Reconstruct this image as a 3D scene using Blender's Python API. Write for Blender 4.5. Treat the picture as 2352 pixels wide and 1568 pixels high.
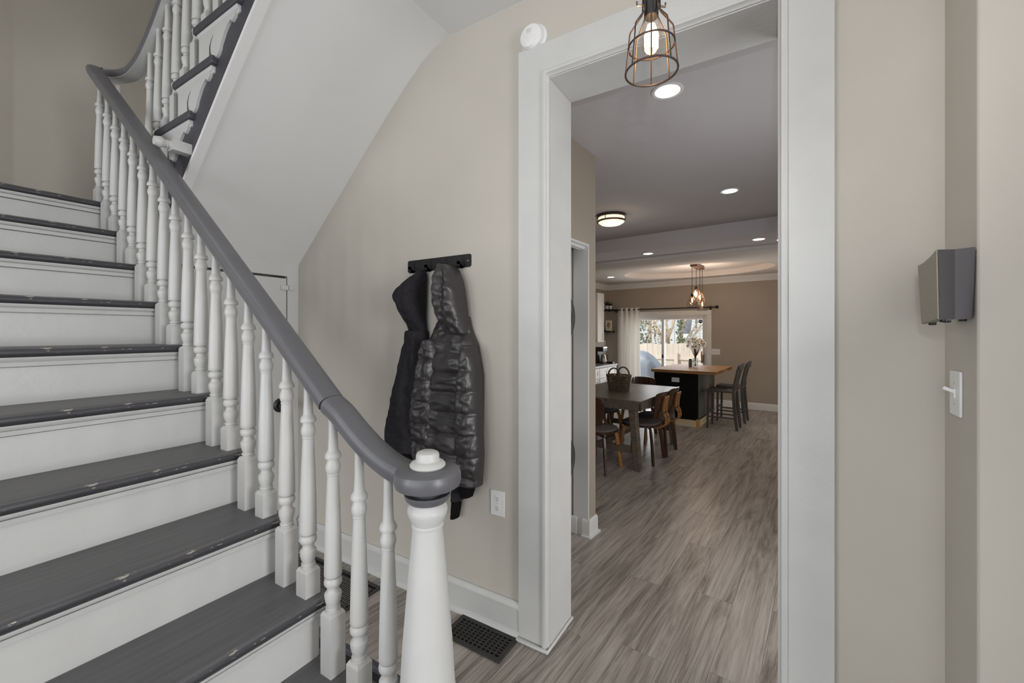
import bpy, bmesh, math, random
from mathutils import Vector, Matrix, noise
random.seed(7)
sc = bpy.context.scene
for o in list(bpy.data.objects): bpy.data.objects.remove(o)
COL = sc.collection
PI = math.pi
T = math.radians(5.2)          # the rear part of the house stands turned by this angle
CT, ST = math.cos(T), math.sin(T)
def D(x, y, z=0.0):            # rear-house coordinates -> world
    return (x*CT + y*ST, -x*ST + y*CT, z)

# ------------------------------------------------------------------ camera
cd = bpy.data.cameras.new('camera'); cam = bpy.data.objects.new('camera', cd); COL.objects.link(cam)
cam.location = (0, 0, 1.5); cam.rotation_euler = (PI/2, 0, 0.552618)
cd.sensor_width = 36; cd.lens = 963.55/2352*36; cd.shift_y = -22.1/2352; cd.clip_start = .02
sc.camera = cam
# ------------------------------------------------------------------ world, view, lights
w = bpy.data.worlds.new('world'); sc.world = w; w.use_nodes = True
bg = w.node_tree.nodes['Background']; bg.inputs[0].default_value = (.86, .93, 1, 1); bg.inputs[1].default_value = 1.35
sc.view_settings.view_transform = 'Standard'; sc.view_settings.look = 'None'
sc.view_settings.gamma = 1; sc.view_settings.use_curve_mapping = False; sc.view_settings.exposure = 0
def lamp(name, kind, loc, power, color=(1, 1, 1), size=.1, rot=(0, 0, 0), size_y=None, spread=None, spot=None, blend=.6):
    l = bpy.data.lights.new(name, kind); l.energy = power; l.color = color
    if kind == 'AREA':
        l.size = size
        if size_y: l.shape = 'RECTANGLE'; l.size_y = size_y
        if spread: l.spread = spread
    elif kind == 'SUN': l.angle = size
    else: l.shadow_soft_size = size
    if kind == 'SPOT' and spot: l.spot_size = spot; l.spot_blend = blend
    o = bpy.data.objects.new(name, l); COL.objects.link(o); o.location = loc; o.rotation_euler = rot
    return o
WARM = (1, .80, .58)
lamp('camera_flash', 'POINT', (.05, -.02, 1.74), 8, (1, .99, .98), .03)
lamp('camera_flash_tilted', 'SPOT', (.05, -.02, 1.74), 27, (1, .99, .98), .008, (PI/2+.42, 0, .17), spot=math.radians(78), blend=.75)
for wx, wp in ((-3.3, 86), (-.9, 38), (1.1, 21)): lamp('front_fill_light', 'AREA', (wx, -4.45, 1.45), wp, (.97, .985, 1), 1.5, (PI/2, 0, 0), 2.3)  # unseen fill behind the camera, spread wide for even ambient light
lamp('hall_fill_light', 'AREA', (4.55, -.3, 1.4), 150, (.99, .99, 1), 1.5, (PI/2, 0, PI/2), 2.1)  # added fill from the right, brightens soffit and risers
lamp('stairwell_fill_light', 'AREA', (-2.4, .35, 5.45), 15, (1, .99, .97), 1.8, (0, 0, 0), 1.0)  # added overhead ambient fill, no window stands here
lamp('sliding_door_daylight', 'AREA', D(-2.65, 9.75, 1.0), 36, (.95, .97, 1), 1.5, (-PI/2, 0, -T), 1.7)
lamp('dining_fill_light', 'AREA', D(.58, 2.6, 1.2), 21, (.98, .98, 1), 1.0, (PI/2, 0, PI/2-T), 1.7)  # added fill just inside the right wall, lifts the passage ceiling and floor
lamp('kitchen_fill_light', 'AREA', D(.58, 7.3, 1.15), 13, (1, .97, .92), 1.6, (PI/2, 0, PI/2-T), 1.2)  # second added fill along that wall, brightens the far wall
lamp('sun', 'SUN', (0, 20, 12), 2.8, (1, .95, .88), .03, (math.radians(48), 0, math.radians(-35)))
CANS = [(-.697, 2.348, 2.82, .084, 'nearest the doorway, on the high grey ceiling', 5), (-.725, 4.364, 2.82, .084, 'on the high ceiling right of the round flush lamp', 5), (-2.09, 6.10, 2.645, .084, 'on the dropped beam, left of the pendant cluster', 4),
        (-.67, 5.97, 2.645, .084, 'on the dropped beam, beside the right door jamb', 4), (-3.464, 7.925, 2.60, .084, 'in the kitchen ceiling left of the oval tray, farthest left', 4), (-.43, 6.16, 2.645, .084, 'cut by the right door jamb', 3)]
for i, (x, y, z, r, t, e) in enumerate(CANS):
    lamp('recessed_lamp', 'SPOT', D(x, y, z-.03), e*1.7, (1, .92, .82), .07, (0, 0, 0), spot=math.radians(125), blend=.9)
lamp('flush_lamp', 'POINT', D(-1.949, 4.472, 2.66), 2.6, WARM, .12)

# ------------------------------------------------------------------ materials
def s2l(c): return tuple(((v/255/12.92) if v/255 <= .04045 else ((v/255+.055)/1.055)**2.4) for v in c)
class NT:
    def __init__(s, name):
        s.m = bpy.data.materials.new(name); s.m.use_nodes = True; s.t = s.m.node_tree; s.n = s.t.nodes; s.b = s.n['Principled BSDF']; s.out = s.n['Material Output']
    def add(s, k, **kw):
        n = s.n.new(k)
        for a, v in kw.items():
            if a.startswith('i_'):
                key = a[2:]; key = int(key) if key.isdigit() else key.replace('_', ' ')
                n.inputs[key].default_value = v
            else: setattr(n, a, v)
        return n
    def link(s, a, b): s.t.links.new(a, b)
def ramp(nt, fac, stops):
    r = nt.add('ShaderNodeValToRGB'); e = r.color_ramp.elements
    while len(e) < len(stops): e.new(.5)
    for k, (p, c) in enumerate(stops): e[k].position = p; e[k].color = (*c, 1)
    nt.link(fac, r.inputs[0]); return r.outputs[0]
def mat(name, rgb, rough=.5, metal=0, var=.05, scale=6, bump=0, bscale=60, spec=.5, stretch=None, coat=0):
    nt = NT(name); b = nt.b; c = s2l(rgb)
    tc = nt.add('ShaderNodeTexCoord'); mp = nt.add('ShaderNodeMapping'); nt.link(tc.outputs['Object'], mp.inputs[0])
    if stretch: mp.inputs['Scale'].default_value = stretch
    n = nt.add('ShaderNodeTexNoise', i_Scale=scale, i_Detail=4.0); nt.link(mp.outputs[0], n.inputs['Vector'])
    lo = tuple(max(0, v*(1-var)) for v in c); hi = tuple(min(1, v*(1+var)) for v in c)
    nt.link(ramp(nt, n.outputs[0], [(.3, lo), (.7, hi)]), b.inputs['Base Color'])
    b.inputs['Roughness'].default_value = rough; b.inputs['Metallic'].default_value = metal; b.inputs['Specular IOR Level'].default_value = spec
    if coat: b.inputs['Coat Weight'].default_value = coat
    if bump:
        n2 = nt.add('ShaderNodeTexNoise', i_Scale=bscale, i_Detail=3.0); nt.link(mp.outputs[0], n2.inputs['Vector'])
        bp = nt.add('ShaderNodeBump', i_Strength=bump, i_Distance=.004); nt.link(n2.outputs[0], bp.inputs['Height']); nt.link(bp.outputs[0], b.inputs['Normal'])
    return nt.m
def emit(name, rgb, strength):
    nt = NT(name); nt.b.inputs['Base Color'].default_value = (*rgb, 1); nt.b.inputs['Emission Color'].default_value = (*rgb, 1); nt.b.inputs['Emission Strength'].default_value = strength
    return nt.m
def glass(name, tint=(1, 1, 1), refl=.08, rough=0.02, tw=1):
    nt = NT(name); t = nt.add('ShaderNodeBsdfTransparent'); t.inputs[0].default_value = (*tint, 1); g = nt.add('ShaderNodeBsdfGlossy', i_Roughness=rough)
    lw = nt.add('ShaderNodeLayerWeight', i_Blend=.25); ml = nt.add('ShaderNodeMath', operation='MULTIPLY_ADD', i_1=.5*tw, i_2=refl); nt.link(lw.outputs['Facing'], ml.inputs[0])
    mx = nt.add('ShaderNodeMixShader'); nt.link(ml.outputs[0], mx.inputs[0]); nt.link(t.outputs[0], mx.inputs[1]); nt.link(g.outputs[0], mx.inputs[2]); nt.link(mx.outputs[0], nt.out.inputs[0])
    return nt.m
def wood(name, stops, scale=1, axis='Y', rough=.45, grain=14, perobj=True, stretch=.9, spec=.4, coat=0):
    nt = NT(name); b = nt.b; tc = nt.add('ShaderNodeTexCoord'); oi = nt.add('ShaderNodeObjectInfo')
    off = nt.add('ShaderNodeVectorMath', operation='SCALE'); off.inputs[0].default_value = (37, 61, 83); nt.link(oi.outputs['Random'], off.inputs['Scale'])
    ad = nt.add('ShaderNodeVectorMath', operation='ADD'); nt.link(tc.outputs['Object'], ad.inputs[0])
    if perobj: nt.link(off.outputs[0], ad.inputs[1])
    mp = nt.add('ShaderNodeMapping'); s = {'X': (stretch, grain, grain), 'Y': (grain, stretch, grain), 'Z': (grain, grain, stretch)}[axis]
    mp.inputs['Scale'].default_value = tuple(v*scale for v in s); nt.link(ad.outputs[0], mp.inputs[0])
    n1 = nt.add('ShaderNodeTexNoise', i_Scale=1.0, i_Detail=7.0, i_Roughness=.7, i_Distortion=2.0); nt.link(mp.outputs[0], n1.inputs['Vector'])
    mp2 = nt.add('ShaderNodeMapping'); s2 = {'X': (3, 150, 150), 'Y': (150, 3, 150), 'Z': (150, 150, 3)}[axis]; mp2.inputs['Scale'].default_value = s2; nt.link(ad.outputs[0], mp2.inputs[0])
    n2 = nt.add('ShaderNodeTexNoise', i_Scale=1.0, i_Detail=2.0); nt.link(mp2.outputs[0], n2.inputs['Vector'])
    a1 = nt.add('ShaderNodeMath', operation='MULTIPLY_ADD', i_1=.40, i_2=-.20); nt.link(n2.outputs[0], a1.inputs[0])
    a2 = nt.add('ShaderNodeMath', operation='ADD'); nt.link(n1.outputs[0], a2.inputs[0]); nt.link(a1.outputs[0], a2.inputs[1])
    fac = a2
    if perobj:
        a3 = nt.add('ShaderNodeMath', operation='MULTIPLY_ADD', i_1=.09, i_2=-.045); nt.link(oi.outputs['Random'], a3.inputs[0])
        fac = nt.add('ShaderNodeMath', operation='ADD'); nt.link(a2.outputs[0], fac.inputs[0]); nt.link(a3.outputs[0], fac.inputs[1])
    nt.link(ramp(nt, fac.outputs[0], [(p, s2l(c)) for p, c in stops]), b.inputs['Base Color'])
    b.inputs['Roughness'].default_value = rough; b.inputs['Specular IOR Level'].default_value = spec; b.inputs['Coat Weight'].default_value = coat
    bp = nt.add('ShaderNodeBump', i_Strength=.12, i_Distance=.002); nt.link(n2.outputs[0], bp.inputs['Height']); nt.link(bp.outputs[0], b.inputs['Normal'])
    return nt.m
def painted_wood(name, rgb, chip, amount):      # grey stair paint, brush streaked, chipped to cream on the outermost edges
    nt = NT(name); b = nt.b; tc = nt.add('ShaderNodeTexCoord'); c = s2l(rgb)
    mp = nt.add('ShaderNodeMapping'); mp.inputs['Scale'].default_value = (60, 3, 60); nt.link(tc.outputs['Object'], mp.inputs[0])
    n = nt.add('ShaderNodeTexNoise', i_Scale=1.0, i_Detail=5.0); nt.link(mp.outputs[0], n.inputs['Vector'])
    base = ramp(nt, n.outputs[0], [(.3, tuple(v*.86 for v in c)), (.7, tuple(min(1, v*1.14) for v in c))])
    ge = nt.add('ShaderNodeNewGeometry'); n3 = nt.add('ShaderNodeTexNoise', i_Scale=1.0, i_Detail=6.0, i_Roughness=.7)
    mp3 = nt.add('ShaderNodeMapping'); mp3.inputs['Scale'].default_value = (70, 16, 70); nt.link(tc.outputs['Object'], mp3.inputs[0]); nt.link(mp3.outputs[0], n3.inputs['Vector'])
    gt = nt.add('ShaderNodeMath', operation='GREATER_THAN', i_1=amount); nt.link(n3.outputs[0], gt.inputs[0])
    pt = nt.add('ShaderNodeAttribute'); pt.attribute_name = 'edge'
    mu = nt.add('ShaderNodeMath', operation='MULTIPLY'); nt.link(gt.outputs[0], mu.inputs[0]); nt.link(pt.outputs['Fac'], mu.inputs[1])
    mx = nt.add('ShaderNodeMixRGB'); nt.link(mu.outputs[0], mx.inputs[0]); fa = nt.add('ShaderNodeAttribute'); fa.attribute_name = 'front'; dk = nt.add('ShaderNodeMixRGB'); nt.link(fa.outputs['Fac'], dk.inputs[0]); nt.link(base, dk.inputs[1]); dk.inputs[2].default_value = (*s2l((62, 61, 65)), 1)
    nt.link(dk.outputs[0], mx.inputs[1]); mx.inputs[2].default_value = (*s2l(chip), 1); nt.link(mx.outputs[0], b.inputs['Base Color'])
    b.inputs['Roughness'].default_value = .45; b.inputs['Specular IOR Level'].default_value = .45
    bp = nt.add('ShaderNodeBump', i_Strength=.25, i_Distance=.002); nt.link(n.outputs[0], bp.inputs['Height']); nt.link(bp.outputs[0], b.inputs['Normal'])
    return nt.m
def cloth(name, rgb):
    nt = NT(name); nt.b.inputs['Base Color'].default_value = (*s2l(rgb), 1); nt.b.inputs['Roughness'].default_value = .9
    tr = nt.add('ShaderNodeBsdfTranslucent'); tr.inputs[0].default_value = (*s2l(rgb), 1); mx = nt.add('ShaderNodeMixShader'); mx.inputs[0].default_value = .5
    nt.link(nt.b.outputs[0], mx.inputs[1]); nt.link(tr.outputs[0], mx.inputs[2]); nt.link(mx.outputs[0], nt.out.inputs[0]); return nt.m
M = dict(
 wall=mat('wall_paint', (190, 184.5, 175), .85, var=.035, scale=2.2, bump=.12, bscale=35, spec=.2),
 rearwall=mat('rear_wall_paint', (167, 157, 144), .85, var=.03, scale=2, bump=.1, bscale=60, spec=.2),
 ceil=mat('ceiling_paint', (219, 219, 218), .9, var=.02, scale=2, bump=.08, bscale=40, spec=.15),
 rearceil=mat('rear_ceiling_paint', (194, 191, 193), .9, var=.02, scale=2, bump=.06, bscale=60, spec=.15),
 white=mat('white_gloss_paint', (197, 197, 195), .42, var=.025, scale=7, bump=.22, bscale=45),
 kitceil=mat('kitchen_ceiling_paint', (232, 227, 223), .9, var=.02, scale=2, bump=.06, bscale=60, spec=.15),
 rearwhite=mat('white_trim_paint', (218, 218, 216), .45, var=.02),
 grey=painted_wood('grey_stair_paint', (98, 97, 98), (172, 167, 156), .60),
 rail=mat('grey_rail_paint', (97, 97, 101), .36, var=.05, scale=9, bump=.15, bscale=25),
 string=mat('dark_grey_paint', (70, 70, 76), .5, var=.12, scale=8, bump=.2, bscale=30),
 plank=wood('grey_oak_plank', [(.27, (98, 90, 83)), (.40, (132, 124, 116)), (.52, (158, 150, 142)), (.70, (178, 171, 163))], 1, 'Y', .36, 11, True, .8, .4),
 sub=mat('subfloor', (60, 55, 50), .9), dark=mat('dark_void', (18, 18, 19), .9),
 black=mat('black_metal', (26, 26, 27), .45, .3), blackplas=mat('black_plastic', (20, 20, 21), .4), blackiron=mat('cast_iron_black', (54, 53, 52), .55, .2, bump=.3),
 blackpaint=mat('black_panel_paint', (9, 9, 10), .6, spec=.2), wire=mat('dark_bronze_wire', (78, 66, 60), .4, .5), nickel=mat('brushed_nickel', (150, 146, 140), .3, .9),
 plastic=mat('white_plastic', (226, 226, 225), .35, var=.01), slot=mat('slot_dark', (40, 38, 36), .6), mark=mat('moulded_mark', (176, 176, 175), .5),
 spk=mat('speaker_grey', (86, 84, 88), .5, var=.06), spk2=mat('speaker_charcoal', (60, 59, 62), .5, var=.06), spkgrille=mat('speaker_grille', (150, 142, 130), .75, var=.1, scale=200, bump=.3, bscale=600),
 hoodie=mat('black_sweat_fabric', (45, 43, 46), .95, var=.18, scale=60, bump=.3, bscale=400, spec=.15), puffer=mat('black_nylon', (52, 49, 50), .38, var=.10, scale=30, bump=.25, bscale=45, spec=.6), rib=mat('black_rib_knit', (22, 20, 20), .95, var=.2, scale=200, spec=.1),
 frost=emit('lamp_diffuser', (1, .93, .82), 2.6), frostw=emit('flush_diffuser', (1, .82, .62), 1.0), led=emit('recessed_lens', (1, .95, .88), 4.0), fil=emit('bulb_filament', (1, .62, .26), 26), filk=emit('pendant_filament', (1, .66, .34), 9),
 bulb=glass('bulb_glass', (1, .96, .92), .05), bulbamber=glass('amber_bulb_glass', (1, .80, .60), .06), glass=glass('pane_glass', (.97, .98, .98), .04), vase=glass('vase_glass', (.9, .92, .92), .10),
 table=wood('grey_brown_table_wood', [(.3, (80, 70, 60)), (.5, (104, 93, 81)), (.7, (122, 110, 97))], 1, 'Y', .35, 16, False), walnut=wood('walnut_veneer', [(.3, (44, 28, 20)), (.5, (66, 42, 28)), (.7, (88, 58, 38))], 1, 'Z', .3, 18, False, coat=.3),
 honey=wood('honey_bentwood', [(.3, (128, 86, 46)), (.6, (176, 124, 72))], 1, 'Z', .35, 18, False), cushion=mat('grey_seat_fabric', (104, 98, 96), .9, var=.1, scale=80, bump=.2, bscale=300), butcher=wood('butcher_block', [(.25, (116, 80, 42)), (.5, (160, 116, 66)), (.75, (188, 146, 94))], 1, 'X', .55, 22, True),
 pine=wood('raw_pine', [(.3, (206, 184, 146)), (.6, (232, 214, 180))], 1, 'X', .6, 14, False), blockwood=wood('orange_pine', [(.3, (176, 122, 66)), (.6, (206, 152, 92))], 1, 'Z', .5, 14, False),
 stool=wood('weathered_grey_wood', [(.3, (58, 55, 51)), (.6, (86, 82, 76))], 1, 'Z', .5, 14, False), canopy=wood('brown_canopy_wood', [(.3, (72, 45, 30)), (.6, (104, 68, 44))], 1, 'Y', .4, 14, False),
 wicker=mat('wicker', (96, 82, 64), .7, var=.45, scale=50), curtain=cloth('white_curtain_cloth', (243, 240, 236)), cab=mat('white_cabinet_paint', (222, 219, 215), .4, var=.01), stone=mat('grey_stone_worktop', (122, 117, 112), .3, var=.2, scale=60), tile=mat('white_tile', (216, 212, 206), .25),
 steel=mat('stainless_steel', (170, 166, 160), .25, .9), leaf=mat('dark_leaf', (40, 52, 36), .6, var=.3), petal=cloth('cream_petal', (250, 245, 236)), seed=mat('dark_flower_centre', (70, 46, 34), .8), stem=mat('brown_stem', (84, 62, 44), .8), label=mat('brown_ornament', (150, 118, 60), .6, var=.4, scale=40), paper=mat('cream_card', (222, 214, 196), .7, var=.03),
 fence=wood('pale_fence_board', [(.3, (206, 190, 172)), (.6, (226, 213, 198))], 1, 'Z', .8, 14, True), siding=mat('white_siding', (232, 232, 232), .7), shingle=mat('grey_shingle', (112, 114, 120), .9, var=.15, scale=30), bark=mat('pale_bark', (196, 176, 154), .9, var=.2, scale=20), ivy=mat('ivy_leaf', (118, 122, 84), .7, var=.4, scale=9), bush=mat('grey_green_bush', (128, 132, 112), .8, var=.4, scale=9), cover=mat('grey_vinyl_cover', (124, 132, 146), .4, var=.08, scale=4), deck=mat('weathered_deck', (170, 160, 146), .8, var=.1), grass=mat('winter_lawn', (136, 130, 96), .95, var=.25, scale=4), blue=mat('blue_shield', (40, 110, 170), .5), bulbw=mat('tiny_string_bulb', (240, 240, 236), .4), orange=mat('orange_handle_wood', (196, 116, 52), .5), applw=mat('appliance_white', (214, 214, 214), .3), drumglass=mat('dark_porthole', (24, 24, 26), .15), chrome=mat('appliance_chrome', (180, 180, 182), .2, .9), brick=mat('plain_mid_grey', (120, 118, 116), .8))  # last entry is a plain grey for jar, print and conduit

# ------------------------------------------------------------------ mesh helpers
def B(): return bmesh.new()
def box(bm, x0, x1, y0, y1, z0, z1, mtx=None):
    v = [bm.verts.new((x, y, z)) for x in (x0, x1) for y in (y0, y1) for z in (z0, z1)]
    for f in ((0, 1, 3, 2), (4, 6, 7, 5), (0, 4, 5, 1), (2, 3, 7, 6), (0, 2, 6, 4), (1, 5, 7, 3)): bm.faces.new([v[i] for i in f])
    if mtx is not None:
        for q in v: q.co = mtx @ q.co
    return bm
def prism(bm, poly, a, b, axis='y'):      # 2-D outline extruded from a to b along an axis
    def P(p, t): return {'y': (p[0], t, p[1]), 'x': (t, p[0], p[1]), 'z': (p[0], p[1], t)}[axis]
    A = [bm.verts.new(P(p, a)) for p in poly]; C = [bm.verts.new(P(p, b)) for p in poly]; n = len(poly)
    bm.faces.new(A); bm.faces.new(C[::-1])
    for i in range(n): bm.faces.new((A[i], C[i], C[(i+1) % n], A[(i+1) % n]))
    return bm
def lathe(bm, prof, seg=20, c=(0, 0, 0), cap=True, mtx=None):
    rings = []
    for r, z in prof:
        ring = []
        for k in range(seg):
            p = Vector((r*math.cos(2*PI*k/seg), r*math.sin(2*PI*k/seg), z))
            if mtx is not None: p = mtx @ p
            ring.append(bm.verts.new(p+Vector(c)))
        rings.append(ring)
    for a, b in zip(rings, rings[1:]):
        for k in range(seg): bm.faces.new((a[k], a[(k+1) % seg], b[(k+1) % seg], b[k]))
    if cap:
        bm.faces.new(rings[0][::-1]); bm.faces.new(rings[-1])
    return bm
def loft(bm, rings, closed=True, cap=True):
    R = [[bm.verts.new(p) for p in r] for r in rings]; n = len(R[0])
    for a, b in zip(R, R[1:]):
        for k in range(n if closed else n-1): bm.faces.new((a[k], a[(k+1) % n], b[(k+1) % n], b[k]))
    if cap and closed: bm.faces.new(R[0][::-1]); bm.faces.new(R[-1])
    return bm
def sweep(bm, pts, prof, cap=True, up=(0, 0, 1)):     # prof: (side, up) outline carried along pts, kept upright
    pts = [Vector(p) for p in pts]; rings = []
    for i, p in enumerate(pts):
        t = (pts[min(i+1, len(pts)-1)]-pts[max(i-1, 0)]).normalized(); s = t.cross(Vector(up))
        s = s.normalized() if s.length > 1e-4 else Vector((1, 0, 0)); u = s.cross(t)
        rings.append([p+s*a+u*b for a, b in prof])
    return loft(bm, rings, True, cap)
def tube(bm, pts, r, seg=6, closed=False):
    pts = [Vector(p) for p in pts]; n = len(pts); rings = []; prev = None
    for i, p in enumerate(pts):
        t = ((pts[(i+1) % n]-pts[i-1]) if closed else (pts[min(i+1, n-1)]-pts[max(i-1, 0)])).normalized()
        if prev is None:
            s = t.orthogonal().normalized()
        else:
            s = prev-t*prev.dot(t); s = s.normalized() if s.length > 1e-5 else t.orthogonal().normalized()
        prev = s; u = t.cross(s); rr = r[i] if isinstance(r, (list, tuple)) else r
        rings.append([p+s*(rr*math.cos(2*PI*k/seg))+u*(rr*math.sin(2*PI*k/seg)) for k in range(seg)])
    if closed: rings.append(rings[0])
    return loft(bm, rings, True, not closed)
def ball(bm, c, r, seg=10, sq=(1, 1, 1)):
    k = 6
    return lathe(bm, [(max(.001, r*math.sin(PI*i/k)*1), -r*math.cos(PI*i/k)*sq[2]) for i in range(k+1)], seg, c)
def smooth_path(pts, n=6):
    P = [Vector(p) for p in pts]; out = []
    for i in range(len(P)-1):
        p0, p1, p2, p3 = P[max(i-1, 0)], P[i], P[i+1], P[min(i+2, len(P)-1)]
        for k in range(n):
            t = k/n; out.append(.5*((2*p1)+(p2-p0)*t+(2*p0-5*p1+4*p2-p3)*t*t+(3*p1-p0-3*p2+p3)*t**3))
    return out+[P[-1]]
def link(name, me, m, parent=None, loc=None, rot=None):
    o = bpy.data.objects.new(name, me); COL.objects.link(o)
    if m is not None and not me.materials: me.materials.append(m)
    if parent: o.parent = parent
    if loc: o.location = loc
    if rot: o.rotation_euler = rot
    return o
def obj(name, bm, m, parent=None, loc=None, rot=None, bev=0, ang=38, seg=2, sub=0, flat=False):
    bmesh.ops.recalc_face_normals(bm, faces=bm.faces)
    if not flat:
        for f in bm.faces: f.smooth = True
        for e in bm.edges:
            if len(e.link_faces) == 2 and e.calc_face_angle(0) > math.radians(ang): e.smooth = False
    me = bpy.data.meshes.new(name); bm.to_mesh(me); bm.free()
    o = link(name, me, m, parent, loc, rot)
    if bev:
        b = o.modifiers.new('bevel', 'BEVEL'); b.width = bev; b.segments = seg; b.limit_method = 'ANGLE'; b.angle_limit = math.radians(40); b.harden_normals = False
    if sub:
        s = o.modifiers.new('sub', 'SUBSURF'); s.levels = sub; s.render_levels = sub
    return o
def tag(o, label=None, cat=None, group=None, kind=None):
    if label: o['label'] = label
    if cat: o['category'] = cat
    if group: o['group'] = group
    if kind: o['kind'] = kind
    return o
def thing(name, label, cat, loc=(0, 0, 0), rz=0, group=None):
    o = bpy.data.objects.new(name, None); COL.objects.link(o); o.location = loc; o.rotation_euler = (0, 0, rz); o.empty_display_size = .1
    return tag(o, label, cat, group)
def thingD(name, label, cat, loc=(0, 0, 0), rz=0, group=None): return thing(name, label, cat, D(*loc), rz-T, group)
def struct(name, bm, m, parent=None, bev=0, **k):
    o = obj(name, bm, m, parent, bev=bev, **k)
    if not parent: o['kind'] = 'structure'
    return o
def structD(name, bm, m, parent=None, bev=0, **k):
    o = struct(name, bm, m, parent, bev, **k)
    if not parent: o.rotation_euler = (0, 0, -T)
    return o
def copy_tree(o, parent=None, loc=None, rz=None, label=None, group=None):
    c = o.copy(); COL.objects.link(c)
    if parent: c.parent = parent
    if loc: c.location = loc
    if rz is not None: c.rotation_euler = (0, 0, rz)
    if label: c['label'] = label
    if group: c['group'] = group
    for ch in o.children: copy_tree(ch, c)
    return c

# ================================================================== SHELL OF THE ENTRY
YW = 1.785; CE = 3.13; TOP = 5.6; LOW = -.21
bm = B()
box(bm, -4.75, -.905, YW, 1.99, LOW, TOP); box(bm, -.905, .048, YW, 1.99, 2.715, TOP); box(bm, .048, .60, YW, 1.99, LOW, TOP)
struct('wall_front', bm, M['wall'])
bm = B(); prism(bm, [(.453, 1.548), (1.2, 1.548), (1.2, 1.15), (4.75, 1.15), (4.75, 1.99), (.453, 1.99)], LOW, CE+.1, 'z'); struct('wall_right_return_and_blocker', bm, M['wall'], bev=.006)  # return wall, plus an unseen jog added to keep hall light off it
def wall_open(name, axis, a0, a1, b0, b1, z1, holes):     # wall with window openings cut out
    bm = B(); edges = [a0]+[v for h in holes for v in h[:2]]+[a1]
    def bx(p, q, z0, z): box(bm, *((p, q, b0, b1) if axis == 'x' else (b0, b1, p, q)), z0, z)
    for k in range(0, len(edges), 2): bx(edges[k], edges[k+1], LOW, z1)
    for h in holes: bx(h[0], h[1], LOW, h[2]); bx(h[0], h[1], h[3], z1)
    struct(name, bm, M['wall'])
wall_open('wall_right', 'y', -4.7, 1.548, 4.6, 4.75, CE+.1, [(-1.15, .55, .35, 2.65)])
wall_open('wall_back', 'x', -4.75, 4.75, -4.7, -4.58, CE+.1, [(-4.1, -2.5, .25, 2.65), (-1.7, -.1, .25, 2.65), (.3, 1.9, .25, 2.65)])
bm = B(); box(bm, -4.75, -4.36, -4.7, -.28, LOW, TOP); struct('wall_left', bm, M['wall'])
bm = B(); box(bm, -4.75, -1.6, -.30, -.2, CE, TOP); struct('wall_stairwell_left', bm, M['wall'])
bm = B()
prism(bm, [(-4.75, -.3), (-4.36, -.3), (-4.36, .20), (-4.59, .672), (-4.60, .69), (-4.60, 1.8), (-4.75, 1.8)], 2.0, TOP, 'z')
struct('wall_landing', bm, M['wall'])
bm = B(); box(bm, -1.62, 4.75, -4.7, YW+.02, CE, CE+.12); box(bm, -4.75, -1.62, -4.7, -.3, CE, CE+.12); struct('ceiling', bm, M['ceil'])
bm = B(); box(bm, -4.75, -1.5, -.3, YW+.1, TOP, TOP+.1); struct('ceiling_stairwell', bm, M['ceil'])
bm = B(); box(bm, -1.62, -1.5, -.3, .955, CE+.1, TOP); struct('wall_upper_landing', bm, M['wall'])
# sloped soffit under the upper flight, easing into the ceiling
sl = [(-2.96, 1.957), (-2.6, 2.283), (-2.2, 2.645), (-1.95, 2.865), (-1.82, 2.972), (-1.72, 3.045), (-1.62, 3.100), (-1.5, 3.13), (-1.36, 3.135)]
bm = B(); prism(bm, sl+[(x, z+.03) for x, z in reversed(sl)], .962, YW+.01, 'y'); struct('ceiling_soffit', bm, M['ceil'], ang=30)
bm = B(); prism(bm, [(x+.012*.67, z-.012*.74) for x, z in sl[:5]]+[(x, z+.01) for x, z in reversed(sl[:5])], .955, 1.0, 'y'); struct('trim_1', bm, M['ceil'])
# lower foyer floor, step up to the hall
bm = B(); box(bm, -4.75, 4.75, -4.7, 1.30, LOW-.05, LOW); struct('floor_foyer', bm, M['string'])
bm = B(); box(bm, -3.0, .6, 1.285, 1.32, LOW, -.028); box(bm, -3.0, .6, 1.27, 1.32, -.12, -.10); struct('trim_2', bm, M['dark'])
bm = B(); box(bm, -3.0, .6, 1.275, 1.305, -.028, .001); struct('trim_3', bm, M['string'], bev=.006)

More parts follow.
